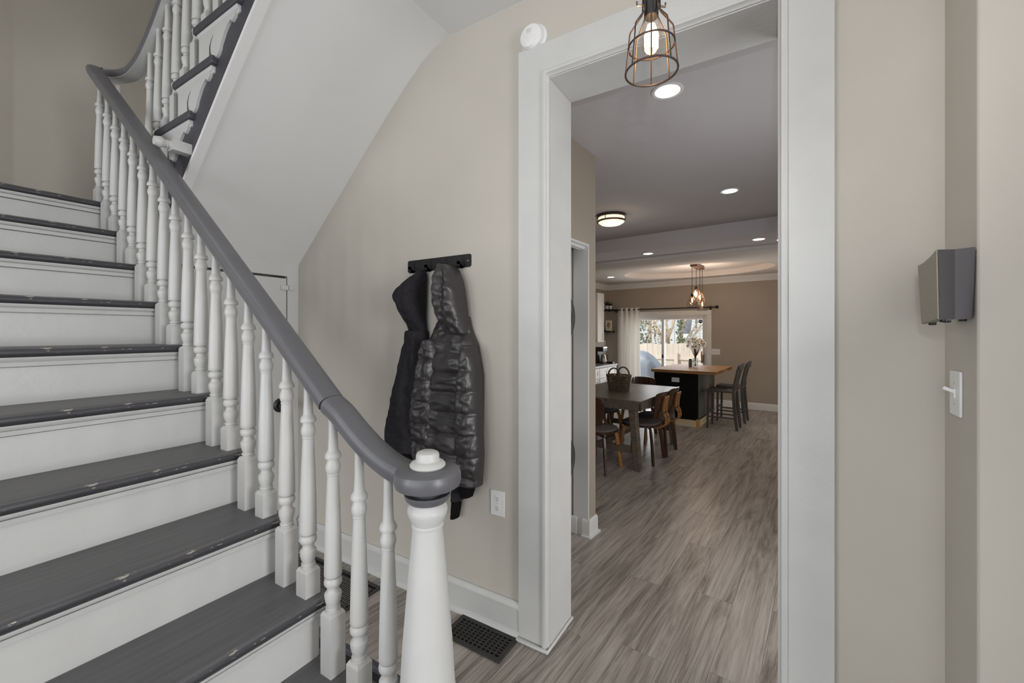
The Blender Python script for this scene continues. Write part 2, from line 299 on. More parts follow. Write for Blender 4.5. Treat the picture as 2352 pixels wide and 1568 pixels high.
# ------------------------------------------------------------------ hall floor: planks
def clip(poly, a, b, c):      # keep a*x+b*y>=c
    out = []
    for i in range(len(poly)):
        p, q = poly[i], poly[(i+1) % len(poly)]; dp, dq = a*p[0]+b*p[1]-c, a*q[0]+b*q[1]-c
        if dp >= 0: out.append(p)
        if dp*dq < 0: t = dp/(dp-dq); out.append((p[0]+(q[0]-p[0])*t, p[1]+(q[1]-p[1])*t))
    return out
bm = B(); pl = [(-4.4, 1.2), (.75, 1.2), (.75, 9.5), (-4.4, 9.5)]
pl = clip(pl, -ST, CT, 1.32); prism(bm, pl, -.06, -.008, 'z')
floor = structD('floor', bm, M['sub'])
PW = .184; PL = 1.22; xs = -3.36; k = 0
while xs < .62:
    y = .2-(k*.47 % 1.0)*PL
    while y < 9.4:
        p = [(xs, y), (xs+PW, y), (xs+PW, y+PL), (xs, y+PL)]; g = .0006
        p = [(xs+g, y+g), (xs+PW-g, y+g), (xs+PW-g, y+PL-g), (xs+g, y+PL-g)]
        p = clip(p, -ST, CT, 1.303); p = clip(p, 0, -1, -9.31)
        hidden = xs < -1.55 and 2.05 < y and y+PL < 2.95     # inside the laundry closet wall
        if len(p) > 2 and not hidden and not (y < 2.9 and y+PL > 2.3 and xs < -2.6):
            cx, cy = sum(q[0] for q in p)/len(p), sum(q[1] for q in p)/len(p)
            bm = B(); prism(bm, [(q[0]-cx, q[1]-cy) for q in p], -.008, 0, 'z')
            obj('plank', bm, M['plank'], floor, (cx, cy, random.uniform(-.0003, .0002)))
        y += PL
    xs += PW; k += 1

# ------------------------------------------------------------------ doorway casing and jambs
XL, XR, XLo, XRo, HI, HO = -.890, .033, -1.050, .182, 2.700, 2.863
def casing_profile(flip):   # (across, out) from outer edge to inner edge
    return [(0, 0), (0, .022), (.128, .022), (.132, .030), (.142, .033), (.150, .030), (.153, .018), (.16, .012), (.16, 0)]
bm = B(); pr = casing_profile(0)
path = [((XLo, XL), 0), ((XLo, XL), 1)]
def ring(xo, zo, dx, dz): return [Vector((xo+dx*a, YW-b, zo+dz*a)) for a, b in pr]
loft(bm, [[Vector((XLo+a, YW-b, 0)) for a, b in pr], [Vector((XLo+a, YW-b, HO-a)) for a, b in pr], [Vector((XRo-a, YW-b, HO-a)) for a, b in pr], [Vector((XRo-a, YW-b, -.01)) for a, b in pr]], True, True)
struct('trim_4', bm, M['white'])
bm = B(); box(bm, XL-.02, XL, YW-.004, 2.035, 0, HI); box(bm, XR, XR+.02, YW-.004, 2.035, 0, HI); box(bm, XL-.02, XR+.02, YW-.004, 2.035, HI, HI+.02); struct('trim_5', bm, M['white'], bev=.003)
bm = B(); prism(bm, [(XLo-.004, YW-.047), (XL+.012, YW-.047), (XL+.014, 2.035), (XL, 2.035), (XL, YW-.03), (XLo-.004, YW-.024)], 0, .016, 'z'); struct('trim_6', bm, M['white'], bev=.006)
# rear side casing
bm = B(); box(bm, XL-.12, XL-.004, 1.99, 2.01, 0, HI+.1); box(bm, XR+.004, XR+.12, 1.99, 2.01, 0, HI+.1); box(bm, XL-.12, XR+.12, 1.99, 2.01, HI+.004, HI+.12); struct('trim_7', bm, M['white'])
# baseboards in the nook: board, cap and shoe
bm = B()
prism(bm, [(YW, 0), (YW-.034, 0), (YW-.033, .012), (YW-.022, .028), (YW-.018, .03), (YW-.018, .135), (YW-.024, .138), (YW-.024, .150), (YW-.010, .168), (YW, .168)], -2.90, XLo, 'x')
struct('baseboard_front', bm, M['white'])

# ================================================================== LOWER STAIRS
RISE, RUN = .2055, .26
def nose(k): return -1.26-RUN*(k-1), .62+RISE*(k-1)
st = thing('staircase', 'lower flight of stairs with grey painted treads and white risers', 'stairs', (-1, .4, LOW))
def L(o): o.location = Vector(o.location)-Vector((-1, .4, LOW)); return o
def mark_edge(o, fn):       # per-vertex masks: chip wear on the edge, darker nosing front
    me = o.data; a = me.attributes.new('edge', 'FLOAT', 'POINT')
    for v in me.vertices: a.data[v.index].value = fn(v.co)
    b_ = me.attributes.new('front', 'FLOAT', 'POINT')     # nosing front and underside take a darker grey than the top
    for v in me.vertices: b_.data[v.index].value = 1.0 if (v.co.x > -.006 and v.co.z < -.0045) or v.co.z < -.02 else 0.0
YS0, YS1 = -.18, .885
def tread_mesh(depth, y0, y1, nseg=26):
    bm = B(); pr = [(0, -.004), (-.003, 0), (-.012, .0), (-.030, -.001), (-depth, -.001), (-depth, -.032), (-.012, -.034), (-.004, -.030), (.002, -.022), (.003, -.012)]
    pr = [(.0, -.008), (-.004, -.0025), (-.012, 0), (-.035, 0), (-depth, 0), (-depth, -.034), (-.010, -.034), (-.003, -.030), (.002, -.022), (.002, -.014)]
    rings = []
    for i in range(nseg+1):
        y = y0+(y1-y0)*i/nseg; j = .0022*(noise.noise(Vector((y*7, depth*10, i*.3))))
        rings.append([Vector((a+(j if a > -.02 else 0), y, b+(j*.6 if a > -.02 and b > -.02 else 0))) for a, b in pr])
    return loft(bm, rings)
for k in range(-2, 10):
    X, Z = nose(k)
    d = RUN+.06 if k < 9 else 1.22
    y1 = YS1 if k < 9 else .955
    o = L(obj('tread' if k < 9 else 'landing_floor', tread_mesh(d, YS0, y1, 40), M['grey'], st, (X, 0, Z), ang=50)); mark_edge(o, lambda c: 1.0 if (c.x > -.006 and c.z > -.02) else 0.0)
    bm = B(); box(bm, X-.05, X-.032, YS0, .855, Z-RISE+.0, Z-.0715); box(bm, X-.055, X-.046, YS0, .855, Z-RISE, Z-.034); L(obj('riser', bm, M['white'], st))
    bm = B(); prism(bm, [(X-.046, Z-.034), (X-.006, Z-.034), (X-.007, Z-.041), (X-.013, Z-.0475), (X-.026, Z-.048), (X-.026, Z-.0515), (X-.016, Z-.052), (X-.019, Z-.0675), (X-.046, Z-.068)], YS0, .868, 'y'); L(obj('cove_molding', bm, M['white'], st))
bm = B()   # outer string under the treads (far side) closes the flight
pts = []
for k in range(-2, 10):
    X, Z = nose(k); pts += [(X-.035, Z-RISE-.036), (X-.035, Z-.036)]
pts += [(-4.5, nose(9)[1]-.036), (-4.5, nose(9)[1]-.25), (-3.5, nose(9)[1]-.25), (-1.12, .33-.05), (-.6, LOW)]
prism(bm, pts, .835, .862, 'y'); L(obj('outer_stringer', bm, M['white'], st))
bm = B(); prism(bm, pts, YS0+.01, YS0+.035, 'y'); L(obj('outer_stringer', bm, M['white'], st))
bm = B(); box(bm, -4.6, -3.42, .90, YW, nose(9)[1]-.1, nose(9)[1]); L(obj('landing_floor', bm, M['grey'], st))

# ------------------------------------------------------------------ railing of the lower flight
YB = .842
rl = thing('stair_railing', 'grey handrail on white turned balusters ending in a round newel post', 'railing', (-.786, YB, nose(-1)[1]))
org = Vector((-.786, YB, nose(-1)[1]))
def R_(o): o.location = Vector(o.location)-org; return o
# baluster: ring centre at z=0
BPROF = [(.0190, -.503), (.0240, -.4985), (.0240, -.4965), (.0195, -.494), (.0180, -.4925), (.0215, -.490), (.0222, -.487), (.0215, -.484), (.0175, -.4825), (.0185, -.480), (.0225, -.470), (.0252, -.458), (.0262, -.447), (.0258, -.442), (.0205, -.436), (.0178, -.429), (.0176, -.421), (.0180, -.419), (.0235, -.417), (.0268, -.411), (.0274, -.405), (.0262, -.397), (.0225, -.3915), (.0185, -.390), (.0185, -.3875), (.0255, -.3865), (.0270, -.384), (.0268, -.372), (.0262, -.33), (.0245, -.25), (.0215, -.16), (.0183, -.085), (.0178, -.068), (.0192, -.066), (.0192, -.063), (.0178, -.061), (.0190, -.0585), (.0218, -.050), (.0228, -.042), (.0215, -.033), (.0180, -.022), (.0165, -.0145), (.0185, -.0128), (.0235, -.0125), (.0248, -.008), (.0242, -.002), (.0215, .005), (.0165, .0115), (.0158, .016), (.0138, .06), (.0125, .16)]
def baluster_mesh(block, top=.16):
    bm = B(); lathe(bm, [(r, z if z < .1 else top) for r, z in BPROF], 24)
    h = .0265; c = .006
    ringz = [(-block, 1, 0), (-.511, 1, 0), (-.503, .8, 0)]
    for (z0, z1, s0, s1) in ((-block, -.508, 1, 1), (-.508, -.4975, 1, .78)):
        A = [bm.verts.new((sx*h*s0, sy*h*s0, z0)) for sx, sy in ((-1, -1), (1, -1), (1, 1), (-1, 1))]; C = [bm.verts.new((sx*h*s1, sy*h*s1, z1)) for sx, sy in ((-1, -1), (1, -1), (1, 1), (-1, 1))]
        bm.faces.new(A[::-1]); bm.faces.new(C)
        for i in range(4): bm.faces.new((A[i], A[(i+1) % 4], C[(i+1) % 4], C[i]))
    bmesh.ops.recalc_face_normals(bm, faces=bm.faces)
    for f in bm.faces: f.smooth = True
    for e in bm.edges:
        if len(e.link_faces) == 2 and e.calc_face_angle(0) > math.radians(34): e.smooth = False
    me = bpy.data.meshes.new('baluster'); bm.to_mesh(me); bm.free(); me.materials.append(M['white']); return me
BS, BLg, BX = baluster_mesh(.590), baluster_mesh(.695), baluster_mesh(.734, .15)
def bal(me, x, y, z, par, fn): return fn(link('baluster', me, None, par, (x, y, z), (0, 0, 0)))
for k in range(0, 10):
    X, Z = nose(k)
    bal(BS, X-.065, YB, Z+.590, rl, R_)
    if k < 9: bal(BLg, X-.192, YB, Z+.695, rl, R_)
bal(BX, -.938, YB, nose(-1)[1]+.734, rl, R_)
bal(BS, -3.44, .93, nose(9)[1]+.60, rl, R_)
RP = [(-.030, -.056), (.030, -.056), (.036, -.048), (.041, -.030), (.040, -.018), (.034, -.007), (.020, -.001), (0, .001), (-.020, -.001), (-.034, -.007), (-.040, -.018), (-.041, -.030), (-.036, -.048)]
def rz(x): return 1.443+.787*(-1.371-x)
ease = smooth_path([(-.74, YB, 1.133), (-.82, YB, 1.133), (-.90, YB, 1.142), (-.98, YB, 1.172), (-1.06, YB, 1.219), (-1.13, YB, 1.268), (-1.1835, YB, rz(-1.1835))], 5)
R_(obj('rail_easing', sweep(B(), ease, RP), M['rail'], rl, ang=30))
up = [(-1.1855, YB, rz(-1.1855)), (-1.8, YB, rz(-1.8)), (-2.6, YB, rz(-2.6)), (-3.2, YB, rz(-3.2)), (-3.38, YB, rz(-3.38)), (-3.50, YB+.001, 3.118), (-3.575, .872, 3.150), (-3.545, .945, 3.152), (-3.44, .981, 3.150), (-3.33, .985, 3.152), (-3.22, .985, 3.170), (-3.12, .985, 3.213), (-3.02, .985, 3.272), (-2.93, .985, 3.334), (-2.8, .985, 3.436)]
upp = smooth_path(up, 7)
R_(obj('handrail', sweep(B(), upp, RP), M['rail'], rl, ang=30))
hp = [p for p in upp if p.y > .90 and p.z > 3.0]
UP_ = [(-.0335, -.0575), (.0335, -.0575), (.0335, -.0545), (-.0335, -.0545)]
R_(obj('rail_underside', sweep(B(), hp, UP_), M['white'], rl, ang=30))
# newel
NP = [(.080, -.02), (.0775, .25), (.076, .33), (.0730, .555-.2095+.0), (.067, .449), (.0595, .543), (.0488, .671), (.0400, .765), (.0402, .770), (.0425, .772), (.0425, .776), (.0405, .779), (.0425, .783), (.0455, .790), (.0515, .804), (.0535, .813), (.0525, .821), (.046, .830), (.041, .838), (.040, .840)]
N0 = nose(-1)[1]
nw = thing('x', None, None); bpy.data.objects.remove(nw)
bm = B(); lathe(bm, [(r, z+.0) for r, z in NP], 36); box(bm, -.085, .085, -.085, .085, 0, .20)
nwl = R_(obj('newel_post', bm, M['white'], rl, (-.786, YB, N0), ang=30))
def onN(name, prof, m, seg=36): return obj(name, lathe(B(), prof, seg), m, nwl, ang=32)
zb = -N0
onN('newel_collar', [(.036, 1.044+zb), (.050, 1.046+zb), (.058, 1.054+zb), (.0625, 1.067+zb), (.061, 1.069+zb), (.048, 1.062+zb), (.036, 1.062+zb), (.034, 1.092+zb)], M['rail'])
vp = [(.034, 1.090+zb), (.070, 1.087+zb), (.080, 1.087+zb), (.086, 1.091+zb), (.089, 1.102+zb), (.089, 1.118+zb), (.085, 1.129+zb), (.076, 1.135+zb), (.045, 1.137+zb)]
bm = B(); lathe(bm, vp, 40); vol = obj('volute', bm, M['rail'], nwl, ang=32)
onN('newel_cap', [(.044, 1.137+zb), (.0475, 1.141+zb), (.0475, 1.145+zb), (.043, 1.151+zb), (.033, 1.155+zb), (.031, 1.158+zb), (.031, 1.170+zb), (.028, 1.176+zb), (.020, 1.180+zb), (.006, 1.181+zb)], M['white'])
# piece of old baluster bracing the rail against the upper string
bm = B(); mt = Matrix.Translation((-2.53, 0, 2.425)) @ Matrix.Rotation(PI/2, 4, 'X')
lathe(bm, [(.020, -.815), (.026, -.835), (.026, -.842), (.018, -.856), (.017, -.860), (.021, -.863), (.021, -.867), (.017, -.870), (.022, -.8795), (.022, -.881)], 16, mtx=mt)
box(bm, -2.556, -2.504, .880, .963, 2.399, 2.451)
for v in bm.verts:
    pass
R_(obj('rail_brace', bm, M['white'], rl))

# ================================================================== UPPER STAIRS
us = thing('staircase', 'upper flight of stairs with dark string and white scroll brackets, seen from below', 'stairs', (-2.9, 1.3, 2.2))
uo = Vector((-2.9, 1.3, 2.2))
def U(o): o.location = Vector(o.location)-uo; return o
UR, UN = .195, .238
def unose(j): return -2.905+UN*j, 2.605+UR*j
sx = [(-2.97, 1.958), (-1.70, 3.07), (-1.53, 3.125), (-1.53, 3.55)]
top = []
for j in range(5, -2, -1):
    X, Z = unose(j); top += [(X+UN+.03, Z-.03), (X+.03, Z-.03)]
bm = B(); prism(bm, sx+[p for p in top if p[0] < -1.5]+[(-3.16, 2.16), (-3.16, 2.0)], .962, .985, 'y'); U(obj('stringer', bm, M['string'], us))
for j in range(-1, 6):
    X, Z = unose(j)
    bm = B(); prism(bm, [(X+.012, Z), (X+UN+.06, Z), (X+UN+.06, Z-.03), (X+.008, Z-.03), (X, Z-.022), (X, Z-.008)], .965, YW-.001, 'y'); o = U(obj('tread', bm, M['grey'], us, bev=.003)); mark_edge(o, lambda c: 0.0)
    xe = X+.436
    bm = B(); prism(bm, [(X+.008, Z+.004), (xe, Z+.004), (xe, Z-.028), (xe-.008, Z-.036), (X+.012, Z-.036), (X-.002, Z-.026), (X-.002, Z-.006)], .934, .965, 'y'); U(obj('return_nosing', bm, M['string'], us, bev=.006))
    bm = B(); prism(bm, [(.965, Z-.030), (.942, Z-.030), (.945, Z-.040), (.953, Z-.05), (.956, Z-.062), (.965, Z-.064)], X+.02, xe-.025, 'x'); U(obj('cove_molding', bm, M['white'], us))
    # scroll bracket
    nx = X+UN
    cen = (xe-.238, Z-.122)
    lobe = [(cen[0]+.052*math.cos(a)*.95, cen[1]-.02+.050*math.sin(a)*1.15) for a in [-.25-PI*.95*q/12 for q in range(13)]]
    sc_ = [(X+.03, Z-.03), (xe-.03, Z-.03), (xe-.030, Z-.05), (xe-.048, Z-.055), (xe-.058, Z-.075), (xe-.085, Z-.088), (xe-.095, Z-.075), (xe-.118, Z-.083), (xe-.150, Z-.108)]+lobe+[(xe-.298, Z-.12), (xe-.302, Z-.17), (xe-.306, Z-.195), (X+.03, Z-.195)]
    arc = [(cen[0]-.049*math.cos(a), cen[1]-.02+.0575*math.sin(a)) for a in [-1.2+2.4*q/12 for q in range(13)]]
    arc2 = [(p[0]-.0015-.006*math.sin(PI*q/12), p[1]) for q, p in enumerate(arc)]
    bm = B(); prism(bm, arc+arc2[::-1], .9490, .951, 'y'); U(obj('scroll_groove', bm, M['string'], us))
    bm = B(); prism(bm, sc_, .950, .963, 'y'); U(obj('scroll_bracket', bm, M['white'], us))
    bm = B(); box(bm, X+.032, X+.048, .985, YW-.001, Z-UR, Z-.03); U(obj('riser', bm, M['white'], us))
ur = thing('stair_railing', 'upper railing of dark handrail on white balusters, running up to the ceiling', 'railing', (-2.8, .985, 2.6))
u2 = Vector((-2.8, .985, 2.6))
def U2(o): o.location = Vector(o.location)-u2; return o
BS2, BL2 = baluster_mesh(.580, .15), baluster_mesh(.675, .15)
for j in range(0, 12): bal(BS2 if j % 2 == 0 else BL2, -3.109+.1225*j, .985, 2.985+.0985*j, ur, U2)
rp2 = [(-2.7985, .985, 3.4372), (-2.3, .985, 3.846), (-1.5, .985, 4.50)]
U2(obj('handrail', sweep(B(), smooth_path(rp2, 4), RP), M['rail'], ur, ang=30))

U2(obj('rail_underside', sweep(B(), smooth_path(rp2, 4), UP_), M['white'], ur, ang=30))
# ================================================================== CLOSET UNDER THE STAIRS
XC = -2.932
bm = B(); box(bm, XC-.03, XC, .955, 1.785, 1.895, 2.0); box(bm, XC-.03, XC, 1.706, 1.785, 0, 1.895); box(bm, XC-.03, XC, .90, 1.072, 0, 1.895); box(bm, -3.4, -3.3, .9, YW, 0, 2.2); box(bm, -3.3, XC-.03, .88, .92, 0, 2.0); struct('wall_closet', bm, M['white'])
bm = B(); box(bm, XC-.028, XC-.004, 1.080, 1.700, .02, 1.880); d1 = struct('door_1', bm, M['white'], bev=.003)
k_ = obj('door_knob', lathe(B(), [(.050, 0), (.050, .004), (.044, .008), (.014, .010), (.012, .022), (.030, .030), (.036, .042), (.032, .056), (.012, .062)], 16, mtx=Matrix.Translation((XC-.004, 1.655, .985)) @ Matrix.Rotation(PI/2, 4, 'Y')), M['blackplas'], d1)
bm = B(); box(bm, XC-.006, XC+.012, 1.655, 1.708, 1.795, 1.830); box(bm, XC-.002, XC+.016, 1.712, 1.745, 1.795, 1.830); obj('door_latch', bm, M['white'], d1, bev=.004)

# ================================================================== REAR OF THE HOUSE (turned frame)
XW = -1.39; YF = 9.31; ZC = 2.82; ZB = 2.645; ZK = 2.60
bm = B()
box(bm, -4.32, XW, 2.80, 2.90, 0, ZC); box(bm, XW-.12, XW, 1.9, 2.14, 0, ZC); box(bm, XW-.12, XW, 2.14, 2.80, 2.14, ZC); box(bm, -2.45, -2.35, 1.75, 2.8, 0, ZC)
structD('wall_laundry', bm, M['rearwall'])
bm = B(); box(bm, XW-.125, XW-.002, 2.785, 2.803, .0, 2.14); box(bm, XW-.125, XW-.002, 2.12, 2.785, 2.125, 2.143); box(bm, XW-.075, XW-.062, 2.12, 2.785, 2.105, 2.125); box(bm, XW-.045, XW-.032, 2.12, 2.785, 2.105, 2.125); structD('trim_8', bm, M['rearwhite'])
bm = B(); box(bm, -2.34, XW-.14, 2.785, 2.799, 0, 2.8); structD('trim_9', bm, M['rearwhite'])
bm = B()
BPF = [(0, 0), (.014, 0), (.014, .105), (.010, .118), (.004, .128), (0, .130)]
def bb(bm, x0, x1, y, sgn):    # along x, facing sgn*y
    prism(bm, [(y+sgn*a, b) for a, b in BPF], x0, x1, 'x')
def bby(bm, y0, y1, x, sgn): prism(bm, [(x+sgn*a, b) for a, b in BPF], y0, y1, 'y')
bby(bm, 2.786, 2.915, XW, 1); bb(bm, XW-.05, XW+.014, 2.786, -1); bb(bm, XW-.22, XW-.09, 2.786, -1); box(bm, XW-.05, XW+.03, 2.758, 2.93, 0, .014)
structD('baseboard_laundry', bm, M['rearwhite'], bev=.003)
bm = B(); box(bm, -4.35, -4.2, 2.9, 9.5, -.02, ZC+.02); structD('wall_kitchen_left', bm, M['rearwall'])
bm = B(); box(bm, .62, .74, 1.95, 9.5, -.02, ZC+.02); structD('wall_rear_right', bm, M['rearwall'])
DX0, DX1, DZ = -3.80, -1.975, 1.855
bm = B(); box(bm, -4.35, DX0, YF, YF+.14, -.02, ZC); box(bm, DX1, .74, YF, YF+.14, -.02, ZC); box(bm, DX0, DX1, YF, YF+.14, DZ, ZC); structD('wall_rear', bm, M['rearwall'])
bm = B(); prism(bm, clip([(-4.35, 1.2), (.74, 1.2), (.74, 5.65), (-4.35, 5.65)], -ST, CT, 1.985), ZC, ZC+.1, 'z'); structD('ceiling_dining', bm, M['rearceil'])
bm = B(); box(bm, -4.35, .74, 5.65, 6.42, ZB, ZC+.1); structD('ceiling_beam', bm, M['rearceil'])
# kitchen ceiling with an oval tray
bm = B(); OX, OY, OA, OB, n = -1.94, 8.09, 1.266, .86, 72
def rect_pt(a):
    c, s = math.cos(a), math.sin(a); x0, x1, y0, y1 = -4.35-OX, .74-OX, 6.42-OY, 9.45-OY
    t = min((x1/c if c > 1e-6 else x0/c if c < -1e-6 else 1e9), (y1/s if s > 1e-6 else y0/s if s < -1e-6 else 1e9)); return (OX+c*t, OY+s*t)
angs = sorted([2*PI*i/n for i in range(n)]+[math.atan2(y-OY, x-OX) % (2*PI) for x in (-4.35, .74) for y in (6.42, 9.45)])
ov = lambda a, s: (OX+OA*s*math.cos(math.atan2(math.sin(a)*OA, math.cos(a)*OB)), OY+OB*s*math.sin(math.atan2(math.sin(a)*OA, math.cos(a)*OB)))
outer = [bm.verts.new((*rect_pt(a), ZK)) for a in angs]; rim = [bm.verts.new((*ov(a, 1), ZK)) for a in angs]; rim2 = [bm.verts.new((*ov(a, .985), ZK+.10)) for a in angs]; N = len(angs)
for i in range(N):
    j = (i+1) % N; bm.faces.new((outer[i], outer[j], rim[j], rim[i])); bm.faces.new((rim[i], rim[j], rim2[j], rim2[i]))
bm.faces.new(rim2)
o = structD('ceiling_kitchen', bm, M['kitceil'], ang=30); o.modifiers.new('solid', 'SOLIDIFY').thickness = -.02
bm = B(); box(bm, -4.35, .74, 6.415, 6.43, ZK, ZB+.02); structD('trim_10', bm, M['kitceil'])
CRP = [(0, 0), (0, -.115), (.010, -.118), (.016, -.096), (.036, -.070), (.060, -.040), (.076, -.022), (.082, 0)]
bm = B(); prism(bm, [(YF-a, ZK+b) for a, b in CRP], -4.2, .62, 'x'); structD('trim_11', bm, M['rearwhite'])
bm = B(); prism(bm, [(-4.2+a, ZK+b) for a, b in CRP], 6.43, YF, 'y'); structD('trim_12', bm, M['rearwhite'])
bm = B(); bb(bm, DX1+.1, .62, YF, -1); box(bm, DX1+.1, .62, YF-.026, YF-.012, 0, .018); structD('baseboard_rear', bm, M['rearwhite'])
# ------------------------------------------------------------------ sliding glass door
bm = B(); tw = .095
for a, b, c, d in ((DX0-tw, DX0, 0, DZ), (DX1, DX1+tw, 0, DZ), (DX0-tw, DX1+tw, DZ, DZ+tw)): box(bm, a, b, YF-.02, YF, c, d)
for a, b, c, d in ((DX0, DX0+.03, 0, DZ), (DX1-.03, DX1, 0, DZ), (DX0, DX1, DZ-.03, DZ)): box(bm, a, b, YF, YF+.14, c, d)
d2 = structD('door_2', bm, M['rearwhite'], bev=.004)
MX = -2.87
def sash(x0, x1, y, name):
    bm = B(); s = .055
    for a, b, c, d in ((x0, x0+s, .03, DZ-.03), (x1-s, x1, .03, DZ-.03), (x0+s, x1-s, .03, .11), (x0+s, x1-s, DZ-.09, DZ-.03)): box(bm, a, b, y, y+.035, c, d)
    o = obj(name, bm, M['rearwhite'], d2, bev=.003)
    bm = B(); box(bm, x0+s, x1-s, y+.014, y+.020, .11, DZ-.09); g = obj('pane', bm, M['glass'], o); return o
sash(DX0+.03, MX+.03, YF+.075, 'fixed_sash'); s2 = sash(MX-.03, DX1-.03, YF+.03, 'sliding_sash')
bm = B(); box(bm, DX1-.10, DX1-.085, YF-.01, YF+.03, .85, 1.02); tube(bm, [(DX1-.055, YF+.03, .86), (DX1-.055, YF-.02, .87), (DX1-.055, YF-.02, 1.02), (DX1-.055, YF+.03, 1.03)], .008); obj('door_handle', bm, M['blackplas'], s2)
bm = B(); box(bm, DX1-.105, DX1-.088, YF-.015, YF+.025, .90, 1.10); obj('door_pull', bm, M['orange'], s2)
bm = B(); box(bm, MX-.02, MX+.01, YF+.015, YF+.03, .93, 1.0); obj('sash_lock', bm, M['blackplas'], s2)
sh = [(-.036, .030), (-.018, .038), (.0, .032), (.018, .038), (.036, .030), (.036, -.008), (.026, -.026), (0, -.042), (-.026, -.026), (-.036, -.008)]
bm = B(); prism(bm, [(-2.10+a, 1.715+b) for a, b in sh], YF+.040, YF+.0425, 'y'); em = obj('shield_sticker', bm, M['dark'], s2)
bm = B(); prism(bm, [(-2.10+a*.82, 1.715+b*.8) for a, b in sh if b > -.01]+[], YF+.0385, YF+.040, 'y'); obj('shield_blue_field', bm, M['blue'], em)
bm = B(); box(bm, -2.124, -2.076, YF+.038, YF+.0384, 1.712, 1.720); obj('shield_pale_band', bm, M['plastic'], em)

# ================================================================== FITTINGS IN THE ENTRY
def ony(name): return name
# coat rack
cr = thing('coat_rack', 'black metal hook rail screwed to the wall above the coats', 'coat rack', (-1.5865, YW, 1.881))
bm = B(); w2, h2, r = .2325, .035, .012
pts = [(sx*(w2-r)+r*math.cos(a), sz*(h2-r)+r*math.sin(a)) for sx, sz, a0 in ((1, 1, 0), (-1, 1, PI/2), (-1, -1, PI), (1, -1, 1.5*PI)) for a in [a0+PI/2*i/4 for i in range(5)]]
prism(bm, pts, -.004, 0, 'y'); obj('back_plate', bm, M['black'], cr)
for x in (-.185, -.058, .058, .175):
    bm = B(); w_ = .010; y0, z0 = -.005, .033
    strip = [(-.005, .034), (-.005, -.030), (-.012, -.040), (-.026, -.043), (-.036, -.036), (-.040, -.024), (-.040, -.008)]
    prism(bm, [(a, b) for a, b in strip]+[(a+(.003 if i < 2 else 0), b+(0 if i < 2 else .003)) for i, (a, b) in reversed(list(enumerate(strip)))], x-w_, x+w_, 'x'); obj('hook', bm, M['black'], cr)
bm = B(); 
for x in (-.222, .212): lathe(bm, [(.0045, 0), (.004, .002), (.001, .0025)], 10, mtx=Matrix.Translation((x, -.004, 0)) @ Matrix.Rotation(PI/2, 4, 'X'))
obj('screws', bm, M['nickel'], cr)['kind'] = 'stuff'

# ------------------------------------------------------------------ coats
def garment(name, rows, y0, depth, m, par, fold=.01, seed=0, quilt=0, back=None, n=44, taper=1, sub=1, cap=True, wr=1.0):
    """rows: (z, xl, xr) from top to bottom; a closed hanging shape whose flat back lies at y0"""
    R = sorted(rows, key=lambda r: -r[0]); zs = [r[0] for r in R]
    def at(z):
        for a, b in zip(R, R[1:]):
            if b[0] <= z <= a[0]:
                t = (a[0]-z)/(a[0]-b[0]); t = t; return a[1]+(b[1]-a[1])*t, a[2]+(b[2]-a[2])*t
        return R[-1][1], R[-1][2]
    nz = max(10, int((zs[0]-zs[-1])/.009)); rings = []
    for i in range(nz+1):
        z = zs[0]+(zs[-1]-zs[0])*i/nz; xl, xr = at(z); t = i/nz
        dp = depth(t) if callable(depth) else depth
        q = 1.0
        if quilt: q = .86+.14*abs(math.sin(PI*(z-.03*math.sin(seed))/quilt))**.35
        ring = []
        for k in range(n):
            s = 2*PI*k/n; cx, sy = math.cos(s), math.sin(s)
            x = (xl+xr)/2+(xr-xl)/2*(abs(cx)**.8*(1 if cx > 0 else -1))
            front = max(0, -sy)
            y = y0-dp*(front**.7)*q if sy < 0 else y0-0+min(.0, 0)
            if sy < 0:
                f = fold*(noise.noise(Vector((x*26+seed, z*4.0, seed)))+.6*wr*noise.noise(Vector((x*30+z*18, z*26-x*14, seed+5))))
                y -= f*min(1, dp/.03)*1.6*front
                if quilt:
                    for sc2, k1, k2, am in ((1, 16, 22, .008), (2, -20, 16, .007), (3, 5, 40, .0035)):
                        y += am*wr*(1-min(1, 3.2*abs(noise.noise(Vector((x*k1+z*k2*.5, z*k2*.6-x*k1*.3, seed*3+sc2))))))**2*front
                    y -= .003*noise.noise(Vector((x*34, z*20, seed+9)))*front
                    y += .006*math.exp(-((((z-.03*math.sin(seed)+.012*noise.noise(Vector((x*9, seed, 0))))/quilt+.5) % 1-.5)*quilt/.006)**2)*front
            ring.append(Vector((x, min(y, YW-.003), z)))
        rings.append(ring)
    return obj(name, loft(B(), rings, True, cap), m, par, ang=70, sub=sub)
def at0(t, org_):
    for ch in t.children:
        ch.location = Vector(ch.location)-Vector(org_)
hood = [(1.853, -1.708, -1.673), (1.824, -1.721, -1.65), (1.792, -1.772, -1.649), (1.748, -1.835, -1.652), (1.708, -1.855, -1.653), (1.678, -1.841, -1.655), (1.632, -1.813, -1.656), (1.586, -1.793, -1.658), (1.539, -1.779, -1.655), (1.48, -1.787, -1.646)]
hb = [(1.51, -1.780, -1.648), (1.425, -1.797, -1.639), (1.334, -1.818, -1.63), (1.24, -1.855, -1.62), (1.1, -1.889, -1.61), (0.982, -1.927, -1.60), (0.912, -1.941, -1.59), (0.855, -1.923, -1.58), (0.825, -1.914, -1.58)]
hr = [(.828, -1.912, -1.585), (.79, -1.902, -1.59), (.752, -1.890, -1.60)]
oh = (-1.69, 1.72, 1.82)
t = thing('hoodie', 'plain black sweat hoodie hanging by its hood from the left hook', 'jacket', oh)
garment('hood', hood, YW-.02, lambda t: .035+.085*math.sin(PI*min(1, t*1.1)), M['hoodie'], t, .012, 3)
